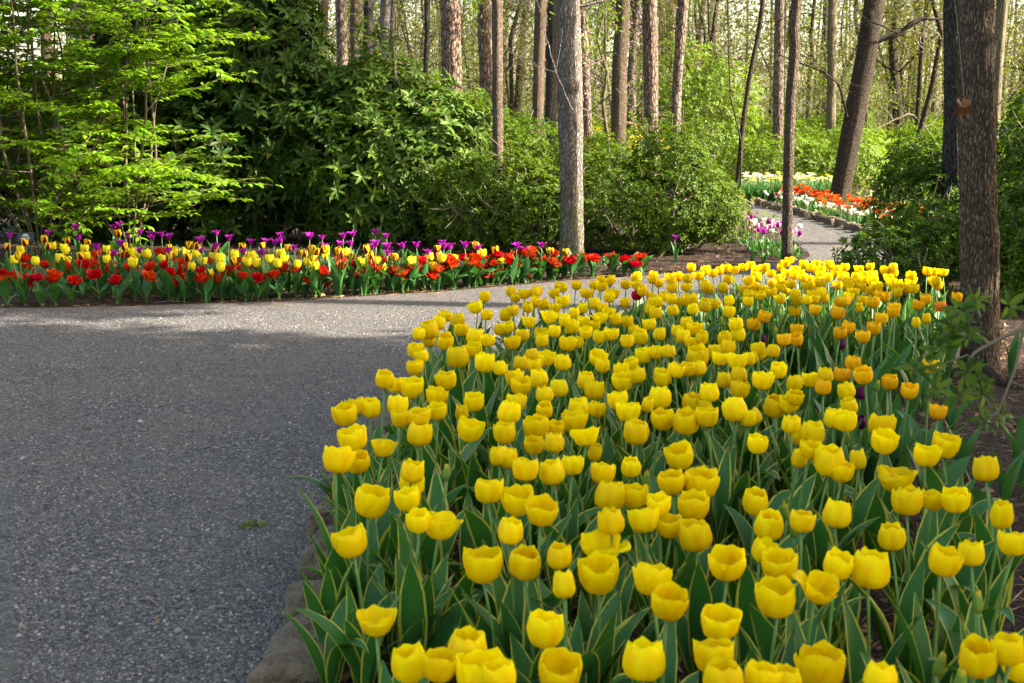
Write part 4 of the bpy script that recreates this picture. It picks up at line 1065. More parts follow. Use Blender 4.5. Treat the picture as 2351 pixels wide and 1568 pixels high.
def tree(name, label, Y, pix, w, bark, top=9.5, seg=40, dz=.045, amp=.006, kz=3.0, ka=7.0, crown='broad', limbs=(), seed=0, group=None, flare=.35, twigs=0, cat='tree', taper=.025, knots=()):
    """pix: points of the trunk's middle line in the picture, base first; w: width there; all at depth Y"""
    p3 = [deep(x, y, Y) for x, y in pix]
    z = np.array([p.z for p in p3]); x = np.array([p.x for p in p3])
    base = x[0] - (x[1] - x[0]) / (z[1] - z[0]) * z[0]
    z = np.concatenate([[0], z]); x = np.concatenate([[base], x])
    o_ = np.argsort(z); z, x = z[o_], x[o_]
    slope = (x[-1] - x[-2]) / max(.2, z[-1] - z[-2]) * .5
    zs = np.concatenate([np.arange(-.08, 4.3, dz), np.arange(4.3, top, .35)])
    xs = np.where(zs <= z[-1], np.interp(zs, z, x), x[-1] + slope * (zs - z[-1]))
    ker = np.ones(9) / 9
    if len(zs) > 30:
        pad = np.concatenate([np.full(4, xs[0]) - np.arange(4, 0, -1) * (xs[1] - xs[0]), xs, np.full(4, xs[-1])])
        sm = np.convolve(pad, ker, 'valid'); k = (zs > .3) & (zs < 4.0); xs[k] = sm[k]
    rad = w * .5 * Y / FPX * (1 - taper * np.maximum(0, zs - 1.2)); rad = np.maximum(rad, .02)
    t = thing(name, label, cat, (base, Y, 0), 0, group)
    mb = MB()
    q = np.random.RandomState(seed + 50)
    if not knots: knots = [(q.uniform(.6, 3.2), q.uniform(-150, -30), rad[30] * .16, rad[30] * .3) for _ in range(2)]
    mb.grid(bole(zs, xs - base, 0 * zs, rad, seg, amp, kz, ka, seed, flare, knots=knots), True)
    for lm in limbs:
        pts = [deep(a, b, Y + (c[2] if len(c) > 2 else 0)) - Vector((base, Y, 0)) for c in lm['p'] for a, b in [c[:2]]]
        pts = np.array([tuple(v) for v in pts])
        tt = np.linspace(0, len(pts) - 1, len(pts) * 4)
        P = np.stack([np.interp(tt, np.arange(len(pts)), pts[:, i]) for i in range(3)], 1)
        P[1:-1] = (P[:-2] + P[1:-1] * 2 + P[2:]) / 4
        P = P + np.cumsum(q.normal(0, .006, P.shape), 0)
        w0 = lm['w'] * .5 * Y / FPX
        mb.tube(P, np.linspace(w0, w0 * lm.get('t', .35), len(P)), 8)
        if lm.get('k'):
            tips = []
            for j in range(lm['k']):
                i = q.randint(2, len(P))
                grow(mb, q, P[i], rdirs(q, 1)[0] + (0, 0, .3), q.uniform(.5, 1.3), w0 * .3, 1, tips, 3, .03, .2, (2, 3), 4)
    for j in range(twigs):
        i = q.randint(int(1.5 / dz), min(len(zs) - 1, int(4.2 / dz)))
        a = q.uniform(0, 6.28); tips = []
        grow(mb, q, (xs[i] - base, 0, zs[i]), (math.cos(a), math.sin(a), q.uniform(-.1, .4)), q.uniform(.6, 1.7), .012, 1, tips, 3, .02, .2, (2, 4), 4)
    mb.obj('trunk', M[bark], t)
    if crown:
        link('crown', CROWN[crown], t, (xs[-1] - base, 0, zs[-1] - 2.6), (0, 0, q.uniform(0, 6.28)), q.uniform(.9, 1.3))
    return t

tree('hardwood_tree', 'grey shaggy-barked tree rising behind the end of the red tulip border', 13.2, [(1314, 570), (1312, 400), (1308, 200), (1305, 0)], 54, 'bark_grey', seg=110, dz=.018, amp=.011, kz=4.5, ka=9, seed=1, flare=.5, knots=[(1.74, -105, .028, .05), (1.73, -62, .03, .05), (2.4, -80, .012, .06)],
     limbs=[{'p': [(1318, 18), (1345, 12), (1385, 2), (1440, -30)], 'w': 9, 'k': 2}, {'p': [(1312, 250, -.3), (1280, 180, -.5), (1250, 90, -.6), (1225, -20, -.6)], 'w': 4, 'k': 2}])
tree('slender_tree', 'slim straight tan tree in front of the twin pines', 14.0, [(1143, 560), (1143, 300), (1141, 0)], 24, 'bark_tan', seg=56, dz=.03, amp=.004, kz=2.5, ka=8, seed=2, flare=.2, limbs=[{'p': [(1140, 240), (1110, 200), (1080, 185), (1050, 190)], 'w': 3}])
tree('pine_tree', 'big straight pine with plated red brown bark between rhododendron and slim tree', 19.0, [(1045, 480), (1041, 330), (1037, 150), (1033, 0)], 47, 'bark_pine', seg=72, dz=.03, amp=.012, kz=5, ka=5, crown='pine', seed=3)
tree('pine_tree', 'leaning reddish pine half hidden by the slim tan tree', 22.0, [(1127, 480), (1126, 330), (1118, 150), (1110, 0)], 34, 'bark_pine', seg=60, dz=.035, amp=.011, kz=5, ka=5, crown='pine', seed=4)
tree('hardwood_tree', 'smooth brown tree leaning over the yellow flowered shrub', 21.5, [(1418, 470), (1419, 330), (1422, 150), (1430, 0)], 33, 'bark_brown', seg=60, dz=.035, amp=.006, kz=2, ka=8, seed=5, limbs=[{'p': [(1425, 200, .3), (1385, 235, .4), (1345, 265, .5)], 'w': 4}])
tree('pine_tree', 'straight pine rising out of the middle azalea', 22.5, [(1496, 470), (1495, 300), (1493, 0)], 34, 'bark_pine', seg=60, dz=.035, amp=.010, kz=5, ka=5, crown='pine', seed=6)
tree('pine_tree', 'thin pine leaning slightly beside the bright green sapling', 24.5, [(1545, 460), (1549, 330), (1557, 160), (1570, 0)], 23, 'bark_pine_far', seg=48, dz=.045, amp=.009, kz=5, ka=5, crown='pine', seed=7)
tree('slender_tree', 'slender crooked brown tree standing where the path narrows', 12.75, [(1807, 590), (1808, 450), (1811, 330), (1815, 240), (1821, 160), (1826, 100), (1822, 60), (1831, 0)], 24, 'bark_brown', seg=48, dz=.025, amp=.004, kz=3, ka=6, seed=8, flare=.25,
     limbs=[{'p': [(1822, 110), (1860, 140), (1900, 170), (1950, 215)], 'w': 4, 'k': 2}])
tree('hardwood_tree', 'thick leaning tree beyond the stone edging with one heavy crooked limb', 20.6, [(1924, 470), (1940, 385), (1960, 280), (1985, 150), (2008, 0)], 46, 'bark_umber', seg=64, dz=.035, amp=.008, kz=2, ka=8, seed=9, flare=.4,
     limbs=[{'p': [(1995, 100), (2030, 88), (2065, 75), (2100, 50), (2125, 42)], 'w': 16, 't': .6, 'k': 3}, {'p': [(2118, 42), (2150, 44), (2180, 40)], 'w': 9, 'k': 2}, {'p': [(1945, 270, -.2), (1925, 200, -.2), (1890, 170, -.2), (1830, 150, -.3), (1780, 130, -.3)], 'w': 6, 'k': 3}])
tree('hardwood_tree', 'big furrowed tree trunk on the mulch beside the fringed tulips', 7.15, [(2253, 860), (2248, 600), (2243, 420), (2241, 200), (2240, 0)], 80, 'bark_brown', seg=150, dz=.014, amp=.009, kz=5, ka=11, seed=10, flare=.35, top=8, knots=[(1.52, -80, .016, .035), (1.0, -100, .01, .04), (.75, -50, .012, .05)])
tree('hardwood_tree', 'blackish trunk right behind the big furrowed one', 11.6, [(2183, 600), (2190, 420), (2195, 200), (2192, 0)], 50, 'bark_dark', seg=90, dz=.022, amp=.008, kz=4, ka=9, seed=11)
tree('hardwood_tree', 'pale brown trunk beyond the azalea at the frame edge', 20.0, [(2278, 470), (2285, 250), (2293, 120), (2303, 0)], 25, 'bark_olive', seg=48, dz=.045, amp=.007, kz=2, ka=7, seed=12, limbs=[{'p': [(2270, 260, -1), (2300, 235, -1), (2345, 190, -1), (2400, 150, -1)], 'w': 5}])
tree('pine_tree', 'pinkish pine trunk glimpsed just behind the shaggy grey tree', 27.0, [(1352, 400), (1347, 260), (1340, 100), (1335, 0)], 23, 'bark_pine_far', seg=48, dz=.05, amp=.01, kz=5, ka=5, crown='pine', seed=13)
tree('hardwood_tree', 'grey trunk with a sunlit flank close to the shaggy grey tree', 23.0, [(1232, 470), (1233, 300), (1237, 150), (1242, 0)], 26, 'bark_tan', seg=48, dz=.045, amp=.007, kz=2, ka=7, seed=14, twigs=5)
tree('hardwood_tree', 'dark ivy-stained trunk between two paler trunks by the azaleas', 21.0, [(1258, 480), (1262, 300), (1266, 150), (1270, 0)], 25, 'bark_dark', seg=48, dz=.045, amp=.007, kz=2, ka=7, seed=15)
tree('pine_tree', 'massive pine showing through the lime green shrub', 17.5, [(196, 470), (196, 250), (197, 0)], 72, 'bark_pine', seg=72, dz=.035, amp=.013, kz=5, ka=5, crown='pine', seed=16)
tree('hardwood_tree', 'narrow pale trunk behind the lime green shrub', 19.5, [(108, 470), (107, 250), (104, 0)], 22, 'bark_tan', seg=40, dz=.05, amp=.007, kz=2, ka=7, seed=17)
for i, (x0, x1, w, Y, b, s) in enumerate([(318, 320, 28, 22, 'bark_brown', 'brown trunk in the gap between lime shrub and rhododendron'), (735, 742, 26, 25, 'bark_brown', 'brown trunk over the top of the tall rhododendron'), (788, 782, 25, 23, 'bark_pine_far', 'reddish pine over the lower rhododendron'),
                                          (818, 815, 22, 26, 'bark_tan', 'pale thin trunk second of a close row over the rhododendron'), (842, 846, 22, 24, 'bark_dark', 'dark thin trunk third of a close row over the rhododendron'), (882, 886, 28, 22, 'bark_grey', 'grey trunk ending the close row over the rhododendron')]):
    tree('woodland_tree', s, Y, [(x0, 470), (x0, 250), (x1, 0)], w, b, seg=40, dz=.06, amp=.007, kz=2, ka=7, seed=20 + i, crown='pine' if 'pine' in b else 'broad', twigs=4)
tree('slender_tree', 'thin wavy dark sapling just before the big plated pine', 16.0, [(985, 440), (984, 330), (976, 240), (975, 180), (981, 90), (979, 0)], 12, 'bark_dark', seg=24, dz=.04, amp=.002, seed=30, limbs=[{'p': [(981, 85), (1000, 80), (1020, 82)], 'w': 5}])
tree('slender_tree', 'thin curved grey sapling over the rhododendron', 15.0, [(912, 420), (910, 250), (906, 150), (898, 60), (905, 0)], 9, 'bark_grey', seg=20, dz=.05, amp=.002, seed=31, flare=.1)
tree('pine_tree', 'pale pink pine trunk standing far back over the daffodil bank', 32.0, [(1786, 400), (1787, 200), (1790, 0)], 24, 'bark_pine_far', seg=40, dz=.06, amp=.01, kz=5, ka=5, crown='pine', seed=32)
tree('hardwood_tree', 'mossy trunk beyond the daffodil bank', 29.0, [(1905, 430), (1908, 250), (1912, 0)], 21, 'bark_olive', seg=40, dz=.06, amp=.007, seed=33, twigs=6)
tree('slender_tree', 'thin mossy tree leaning from the path bend', 25.0, [(1690, 470), (1705, 290), (1722, 170), (1745, 60), (1752, 0)], 11, 'bark_umber', seg=20, dz=.06, amp=.003, seed=34, twigs=6)

# woodland behind: a few kinds, copied
def wood(seed, kind):
    q = np.random.RandomState(seed)
    tm, cm = MB(), MB()
    tips = []
    H = 13
    n = 14
    z = np.linspace(-.1, H, n)
    x = np.cumsum(q.normal(0, .12 if kind != 'pine' else .05, n)) * (1.6 if kind == 'twiggy' else 1); x -= x[0]
    y = np.cumsum(q.normal(0, .1, n)); y -= y[0]
    r0 = {'pine': .13, 'oak': .11, 'twiggy': .05, 'sapling': .03}[kind]
    rad = r0 * np.linspace(1.15, .3, n)
    tm.tube(np.stack([x, y, z], 1), rad, 14)
    def spot(h): return np.array([np.interp(h, z, x), np.interp(h, z, y), h])
    nb = {'pine': 18, 'oak': 22, 'twiggy': 26, 'sapling': 24}[kind]
    for j in range(nb):
        h = q.uniform({'pine': 1.5, 'oak': 2.0, 'twiggy': .9, 'sapling': .5}[kind], 10)
        a = q.uniform(0, 6.28)
        L = q.uniform(.8, 2.6) * (.6 if kind == 'pine' and h < 5 else 1)
        grow(cm if kind != 'oak' else tm, q, spot(h), (math.cos(a), math.sin(a), q.uniform(.1, .9)), L, r0 * .22 + .006, 1, tips, 3, .05, .22, (2, 4), 4)
    if kind == 'pine':
        hi = [t for t in tips if t[0][2] > 4.5]
        leaf_on(cm, q, hi, leaf_card(.14), 2600, .17, .12, flat=1.0)
        return tm.mesh('trunk', M['bark_pine_far']), cm.mesh('crown', [M['twig'], M['needles']])
    leaf_on(cm, q, tips, leaf_card(.6), {'oak': 5200, 'twiggy': 3800, 'sapling': 3600}[kind], {'oak': .085, 'twiggy': .075, 'sapling': .075}[kind], .24)
    return tm.mesh('trunk', M[{'oak': 'bark_umber', 'twiggy': 'bark_umber', 'sapling': 'bark_olive'}[kind]]), cm.mesh('crown', [M['twig'], M['fresh' if kind == 'sapling' else 'wood_leaf']])
KINDS = [(k, wood(500 + i, k)) for i, k in enumerate(['pine', 'pine', 'oak', 'oak', 'twiggy', 'twiggy', 'twiggy', 'sapling', 'sapling'])]
WSAY = {'pine': ('woodland_pine', 'straight reddish pine trunk far back in the sunlit woodland', 'pines far back in the woodland'), 'oak': ('woodland_tree', 'brown forked tree with sparse yellow green leaves in the far woodland', 'forked trees far back in the woodland'),
        'twiggy': ('understory_tree', 'thin twiggy young tree with budding leaves in the far woodland', 'twiggy young trees in the woodland'), 'sapling': ('leafy_sapling', 'thin sapling with fresh green leaves in the far woodland', 'fresh green saplings in the woodland')}
q = np.random.RandomState(77)
spots = []
tries = 0
while len(spots) < 125 and tries < 5000:
    tries += 1
    Y = 30 + 42 * q.rand() ** .9
    X = q.uniform(-.30, .47) * Y
    px = 1175 + X / Y * FPX
    if Y < 32 and 1640 < px < 1960: continue
    if px < 1000 and Y > 55: continue
    if any((X - a) ** 2 + (Y - b) ** 2 < 1.1 for a, b in spots): continue
    spots.append((X, Y))
for X, Y in spots:
    k = q.choice(9, p=[.06, .06, .09, .09, .16, .16, .16, .11, .11])
    kind, (tm, cm) = KINDS[k]
    nm, lab, grp = WSAY[kind]
    t = thing(nm, lab, 'tree', (X, Y, 0), q.uniform(0, 6.28), grp, q.uniform(.8, 1.25))
    t.rotation_euler.x = R(q.normal(0, 2.0)); t.rotation_euler.y = R(q.normal(0, 2.5))
    link('trunk', tm, t); link('crown', cm, t)

# far wood that reads as one mass
mb = MB()
n = 150
for i in range(n):
    Y = q.uniform(68, 125); X = q.uniform(-.36, .5) * Y
    h = q.uniform(9, 16)
    x2 = X + q.normal(0, .5)
    mb.tube([(X, Y, 0), ((X + x2) / 2 + q.normal(0, .15), Y, h / 2), (x2, Y, h)], (q.uniform(.08, .22), .1, .05), 6)
n = 110000
Y = q.uniform(66, 125, n); X = q.uniform(-.36, .5, n) * Y
cl = vnoise(np.stack([X * .33, Y * .2, 0 * X], 1), 3)
Z = 11.5 * q.rand(n) ** 1.25 * (.45 + .85 * cl)
k = (vnoise(np.stack([X * .42, Y * .3, Z * .55], 1), 8) * .7 + vnoise(np.stack([X * 1.3, Y * .6, Z * 1.6], 1), 9) * .3) > .43
X, Y, Z = X[k], Y[k], Z[k]; n = len(X)
scatter(mb, leaf_card(.6), np.stack([X, Y, Z], 1), rdirs(q, n), rdirs(q, n), q.uniform(.14, .36, n), 1)
o = mb.obj('far_woods', [M['bark_umber'], M['wood_leaf']])
tag(o, 'hazy olive mass of budding woodland in the distance', 'woods', kind='stuff')
# low green cover on the woodland floor
mb = MB()
n = 26000
Y = 17 + 50 * q.rand(n) ** 1.2; X = q.uniform(-.25, .46, n) * Y
k = (~inside(np.stack([X, Y], 1), poly)) & (vnoise(np.stack([X * .5, Y * .4, 0 * X], 1), 21) > .42)
X, Y = X[k], Y[k]; n = len(X)
scatter(mb, leaf_card(.5), np.stack([X, Y, q.uniform(0, .28, n)], 1), rdirs(q, n) * [1, 1, .4] + [0, 0, .4], rdirs(q, n) * .8 + [0, 0, 1], q.uniform(.05, .13, n))
o = mb.obj('ground_cover', M['spring'])
tag(o, 'low bright green ground cover under the far trees', 'ground cover', kind='stuff')

# ------------------------------------------------------------------ shrubs
def shrub(name, label, loc, lumps, leaf_m, n, L, k, tpl, seed, group=None, stems=12, tilt=(50, 85), inner=.35, bare=.0, spray=0, stem_m='twig', scale=1.0):
    """lumps: ellipsoids (x, y, z, rx, ry, rz) relative to loc; whorls of leaves over them, stems inside"""
    q = np.random.RandomState(seed)
    t = thing(name, label, 'shrub', loc, 0, group, scale)
    lp = np.array(lumps, float)
    area = (lp[:, 3] * lp[:, 5] + lp[:, 3] * lp[:, 4]); area /= area.sum()
    which = q.choice(len(lp), size=n, p=area)
    d = rdirs(q, n)
    rad = (1 - inner * q.rand(n) ** 1.5)
    nz = vnoise(d * 3.2 + which[:, None] * 9.1, seed)
    nz2 = vnoise(d * 9 + which[:, None] * 3.3, seed + 1)
    rad = rad * (.80 + .34 * nz + .16 * nz2)
    P = lp[which, :3] + d * lp[which, 3:6] * rad[:, None]
    A = d / lp[which, 3:6]
    A = A / np.linalg.norm(A, axis=1)[:, None] + np.array([0, 0, .55]) + q.normal(0, .35, (n, 3))
    ok = (P[:, 2] > .04) & (vnoise(P * 3.6, seed + 4) * .7 + vnoise(P * 9, seed + 6) * .3 > bare)
    mb = MB()
    whorls(mb, tpl, P[ok], A[ok], q, k, L, tilt)
    sb = MB()
    for i in range(spray):
        j = q.choice(n)
        if not ok[j]: continue
        d0 = A[j] / np.linalg.norm(A[j]) + q.normal(0, .25, 3)
        Ls = q.uniform(.12, .38)
        pts = [P[j]]
        for _ in range(4):
            d0 = d0 + np.array([0, 0, .1]) + q.normal(0, .1, 3); d0 /= np.linalg.norm(d0)
            pts.append(pts[-1] + d0 * Ls / 4)
        sb.tube(pts, np.linspace(.006, .002, 5), 4)
        whorls(mb, tpl, pts[1:], np.repeat(d0[None], 4, 0) + q.normal(0, .25, (4, 3)), q, k, L, tilt)
    mb.obj('foliage', M[leaf_m], t)
    for i in range(stems):
        j = q.randint(len(lp))
        tgt = lp[j, :3] + rdirs(q, 1)[0] * lp[j, 3:6] * .8
        b = np.array([q.normal(0, .15) + lp[j, 0] * .35, q.normal(0, .15) + lp[j, 1] * .35, -.02])
        mid = (b + tgt) / 2 + q.normal(0, .12, 3) + np.array([0, 0, .1])
        P_ = np.array([b, (b + mid) / 2 + q.normal(0, .04, 3), mid, (mid + tgt) / 2 + q.normal(0, .05, 3), tgt])
        sb.tube(P_, np.linspace(.016, .005, 5), 5)
        for _ in range(5):
            c = P_[q.randint(2, 5)]
            e = c + rdirs(q, 1)[0] * q.uniform(.15, .45)
            sb.tube([c, (c + e) / 2 + q.normal(0, .03, 3), e], (.006, .005, .003), 4)
    sb.obj('stem', M[stem_m], t)
    return t

RL, AL = leaf_full(.34, .14, .22), leaf_fold(.42, .12, .12)
p = deep(640, 560, 15.2)
shrub('rhododendron', 'tall dark glossy rhododendron behind the purple tulips', (-2.95, 15.3, 0), [(-.5, 0, .9, 1.2, 1.0, 1.0), (0, .1, 1.9, .85, .8, 1.0), (-.4, .2, 2.9, .75, .7, 1.0), (.75, -.1, 1.0, .75, .8, .85), (-1.4, .3, 1.6, .9, .7, 1.4), (.2, .2, 2.6, .45, .5, .6), (-.1, .2, 3.9, .5, .5, .6)], 'rhodo', 3900, .135, 7, RL, 1, 'rhododendrons', 22, bare=.27, spray=40)
shrub('rhododendron', 'lower spreading rhododendron between the tall one and the pines', (-1.35, 14.9, 0), [(-.2, 0, .75, 1.0, .8, .85), (.35, .1, 1.0, .8, .7, .8), (-.35, .2, 1.5, .6, .6, .6), (.75, 0, .6, .6, .6, .6), (.1, .3, 1.45, .4, .4, .45)], 'rhodo_sunlit', 3100, .12, 7, RL, 2, 'rhododendrons', 18, bare=.27, spray=40)
shrub('rhododendron', 'dark rhododendron deep behind the lime green shrub', (-5.0, 15.8, 0), [(0, 0, .8, 1.6, 1.0, .9), (.9, 0, 1.3, 1.1, .8, .9), (-1.2, 0, 1.1, 1.0, .8, .9)], 'rhodo', 2600, .13, 6, RL, 3, 'rhododendrons', 14)
shrub('rhododendron', 'mid green shrub peeking out under the big plated pine', (-.75, 17.4, 0), [(0, 0, .9, .9, .7, .8), (-.9, .3, 1.5, .8, .6, .8), (.9, .2, .8, .7, .6, .6)], 'azalea_dark', 2600, .08, 6, RL, 4, None, 10)
shrub('azalea', 'rounded dense azalea at the foot of the slim tan tree', (-.12, 13.75, 0), [(-.25, 0, .5, .62, .55, .52), (.3, .05, .45, .5, .5, .45), (0, .1, .8, .45, .4, .32)], 'azalea', 3600, .045, 6, AL, 5, 'azaleas', 16, bare=.34, spray=60)
shrub('azalea', 'wide twiggy azalea in the middle behind the bare mulch', (1.52, 13.9, 0), [(-.35, 0, .5, .65, .6, .5), (.25, -.1, .55, .6, .6, .55), (.2, .1, 1.0, .42, .4, .33), (.62, -.1, .42, .36, .45, .36), (-.75, .15, .55, .4, .45, .5)], 'azalea', 5200, .045, 6, AL, 6, 'azaleas', 26, bare=.37, spray=110)
shrub('azalea', 'azalea between the shaggy grey tree and the dark trunk', (.55, 16.3, 0), [(0, 0, .6, .6, .5, .55), (-.5, .1, .8, .5, .5, .5), (.55, .1, .7, .55, .5, .5)], 'azalea', 3000, .05, 6, AL, 7, 'azaleas', 12, bare=.3, spray=50)
shrub('azalea', 'large azalea overhanging the gravel bend before the blackish trunk', (4.25, 11.9, 0), [(-.35, 0, .6, .6, .6, .5), (.1, .1, .85, .55, .55, .45), (.55, .15, .6, .7, .6, .6), (-.45, .1, .95, .35, .35, .28), (.15, -.35, .42, .5, .45, .42), (.75, .1, 1.05, .5, .5, .35)], 'azalea_dark', 5600, .05, 6, AL, 8, 'azaleas', 24, bare=.35, spray=110)
shrub('azalea', 'tall azalea at the frame edge behind the furrowed trunk', (4.3, 9.9, 0), [(0, 0, .65, .7, .7, .65), (.15, 0, 1.15, .65, .6, .45), (.5, .3, .8, .6, .6, .7), (-.35, -.3, .45, .4, .4, .45), (.0, .2, 1.5, .4, .4, .25)], 'azalea_dark', 5200, .05, 6, AL, 9, 'azaleas', 20, bare=.33, spray=90)
shrub('azalea', 'low azalea twigs at the foot of the blackish trunk', (2.95, 9.75, 0), [(0, 0, .35, .45, .35, .3), (.3, .1, .5, .35, .35, .3)], 'azalea_dark', 1100, .045, 6, AL, 10, 'azaleas', 12, bare=.3)
shrub('forsythia', 'yellow flowering shrub far behind the middle azalea', (2.1, 26.5, 0), [(0, 0, .8, .8, .6, .6), (.6, 0, .6, .6, .5, .5)], 'goldbloom', 420, .035, 4, AL, 11, None, 10)
shrub('sapling_bush', 'bright lime sapling bush behind the leaning thin pine', (3.9, 27.5, 0), [(0, 0, 1.2, 1.2, 1.0, 1.2), (-.3, 0, 2.2, .9, .8, .9), (.6, 0, 1.8, .8, .7, .9)], 'fresh', 2600, .075, 5, AL, 12, None, 14, bare=.3)
for i, (X, Y, s) in enumerate([(5.6, 26.5, 1), (7.2, 27.5, 1.15), (8.6, 29, .9), (3.0, 30, 1.1), (.6, 25, .95), (-1.2, 26, 1.1), (10, 31, 1.2), (6.5, 33, 1.3), (1.6, 33, 1.2), (4.4, 35, 1.3), (9.8, 25.2, .9), (-3, 28, 1.3), (12, 36, 1.3), (0, 38, 1.4), (7.6, 39, 1.4), (3, 43, 1.4), (11, 44, 1.5), (14.5, 42, 1.5)]):
    if i == 0:
        us = shrub('understory_shrub', 'low yellow green shrub on the far woodland floor', (X, Y, 0), [(0, 0, .55, 1.1, .8, .55), (.7, .1, .45, .8, .7, .45), (-.7, 0, .5, .7, .6, .5)], 'fresh', 2200, .06, 5, AL, 13, 'yellow green shrubs on the woodland floor', 12)
    else:
        c = us.copy(); COL.objects.link(c); c.location = (X, Y, 0); c.rotation_euler.z = i * 1.3; c.scale = (s,) * 3
        for ch in us.children:
            d = ch.copy(); COL.objects.link(d); d.parent = c

# lime green layered shrub
def layered(label, loc, seed, nst, reach, top, zmin, group):
    q = np.random.RandomState(seed)
    t = thing('layered_shrub', label, 'shrub', loc, 0, group)
    sb, lb = MB(), MB()
    LP, LD, LN, LL = [], [], [], []
    for s in range(nst):
        a = q.uniform(0, 6.28)
        lean = q.uniform(.1, .5)
        H = top * q.uniform(.8, 1.1)
        n = 9
        zz = np.linspace(-.02, H, n)
        xs = q.normal(0, .18) + lean * np.cos(a) * zz ** 1.1 * .5 + np.cumsum(q.normal(0, .03, n))
        ys = q.normal(0, .12) + lean * np.sin(a) * zz ** 1.1 * .4 + np.cumsum(q.normal(0, .03, n))
        sb.tube(np.stack([xs, ys, zz], 1), np.linspace(.018, .004, n), 7)
        for b in range(int(25 * H / 4)):
            h = q.uniform(zmin, H)
            base = np.array([np.interp(h, zz, xs), np.interp(h, zz, ys), h])
            aa = q.uniform(0, 6.28)
            L = reach * q.uniform(.45, 1.0) * (1 - .35 * h / (H + 1))
            d = np.array([math.cos(aa), math.sin(aa), q.uniform(.05, .38)])
            m = 10
            pts = [base]
            for i in range(m - 1):
                d = d + q.normal(0, .07, 3) + np.array([0, 0, -.025]); d /= np.linalg.norm(d)
                pts.append(pts[-1] + d * L / (m - 1))
            pts = np.array(pts)
            sb.tube(pts, np.linspace(.0065, .0015, m), 4)
            for i in range(2, m):
                for side in (-1, 1):
                    if q.rand() < .22: continue
                    tw = np.cross(pts[i] - pts[i - 1], [0, 0, 1]); tw /= np.linalg.norm(tw) + 1e-9
                    tl = L * q.uniform(.08, .26) * (1.25 - i / m)
                    td = side * tw + (pts[i] - pts[i - 1]) / (np.linalg.norm(pts[i] - pts[i - 1]) + 1e-9) * .9 + q.normal(0, .12, 3)
                    td /= np.linalg.norm(td)
                    e = pts[i] + td * tl
                    if tl > .12: sb.tube([pts[i], e], (.003, .0015), 3)
                    for f in np.arange(.2, 1.01, max(.12, .034 / max(tl, .05))):
                        for s2 in (-1, 1):
                            P_ = pts[i] + td * tl * f
                            sd = np.cross(td, [0, 0, 1])
                            LP.append(P_ + q.normal(0, .006, 3)); LD.append(td * .7 + s2 * sd * q.uniform(.5, 1) + q.normal(0, .18, 3) + np.array([0, 0, -.12]))
                            LN.append(np.array([0, 0, 1.0]) + q.normal(0, .32, 3)); LL.append(.070 * q.uniform(.6, 1.25))
    scatter(lb, leaf_full(.50, .16, .16), LP, LD, LN, np.array(LL))
    sb.obj('stem', M['twig_green'], t)
    lb.obj('foliage', M['lime'], t)
    return t
layered('lime green layered shrub with its arching stems nearest the plant sign', (-4.7, 12.7, 0), 1, 11, 1.9, 3.9, .35, 'lime green layered shrubs')
layered('lime green shrub reaching over the purple tulips towards the rhododendron', (-3.85, 12.9, 0), 2, 9, 1.6, 3.5, .3, 'lime green layered shrubs')
layered('lime green shrub running out of the picture behind the border', (-5.6, 13.4, 0), 3, 9, 1.7, 3.9, .4, 'lime green layered shrubs')

# small trees with their own look in the middle distance
def light_tree(name, label, loc, seed, leaf_m, n, L, H=5, lo=1.6, bark='bark_olive', tpl=leaf_card(.55), r0=.05, spread=.14):
    q = np.random.RandomState(seed); tm, cm, tips = MB(), MB(), []
    m = 9; z = np.linspace(-.05, H, m); x = np.cumsum(q.normal(0, .08, m)); y = np.cumsum(q.normal(0, .08, m))
    tm.tube(np.stack([x, y, z], 1), np.linspace(r0, r0 * .25, m), 10)
    for j in range(20):
        h = q.uniform(lo, H); a = q.uniform(0, 6.28)
        grow(tm, q, (np.interp(h, z, x), np.interp(h, z, y), h), (math.cos(a), math.sin(a), q.uniform(0, .5)), q.uniform(.7, 1.9), r0 * .3, 1, tips, 3, .02, .2, (2, 4), 4)
    leaf_on(cm, q, tips, tpl, n, L, spread, 0)
    t = thing(name, label, 'tree', loc)
    tm.obj('trunk', M[bark], t); cm.obj('crown', M[leaf_m], t)
    return t
light_tree('redbud_tree', 'sparse pink blossoming redbud behind the shaggy grey tree', (1.75, 24.5, 0), 1, 'redbud', 900, .045, 4.6, 1.2)
light_tree('leafy_tree', 'fresh green leafy tree above the gap by the slim tan trunk', (.9, 19.0, 0), 2, 'fresh', 3800, .085, 7, 2.9, 'bark_brown', leaf_card(.4), .05, .16)
light_tree('leafy_tree', 'pale green tree with drooping leaves above the tall rhododendron', (-3.6, 17.5, 0), 5, 'fresh', 2600, .08, 6.5, 2.6, 'bark_brown', leaf_card(.4), .05, .16)
light_tree('withered_tree', 'bare young tree still holding a few withered brown leaves', (2.9, 17.5, 0), 3, 'brown_leaf', 200, .06, 4.6, 2.2, 'bark_umber', leaf_full(.4, .2, .3), .014, .05)

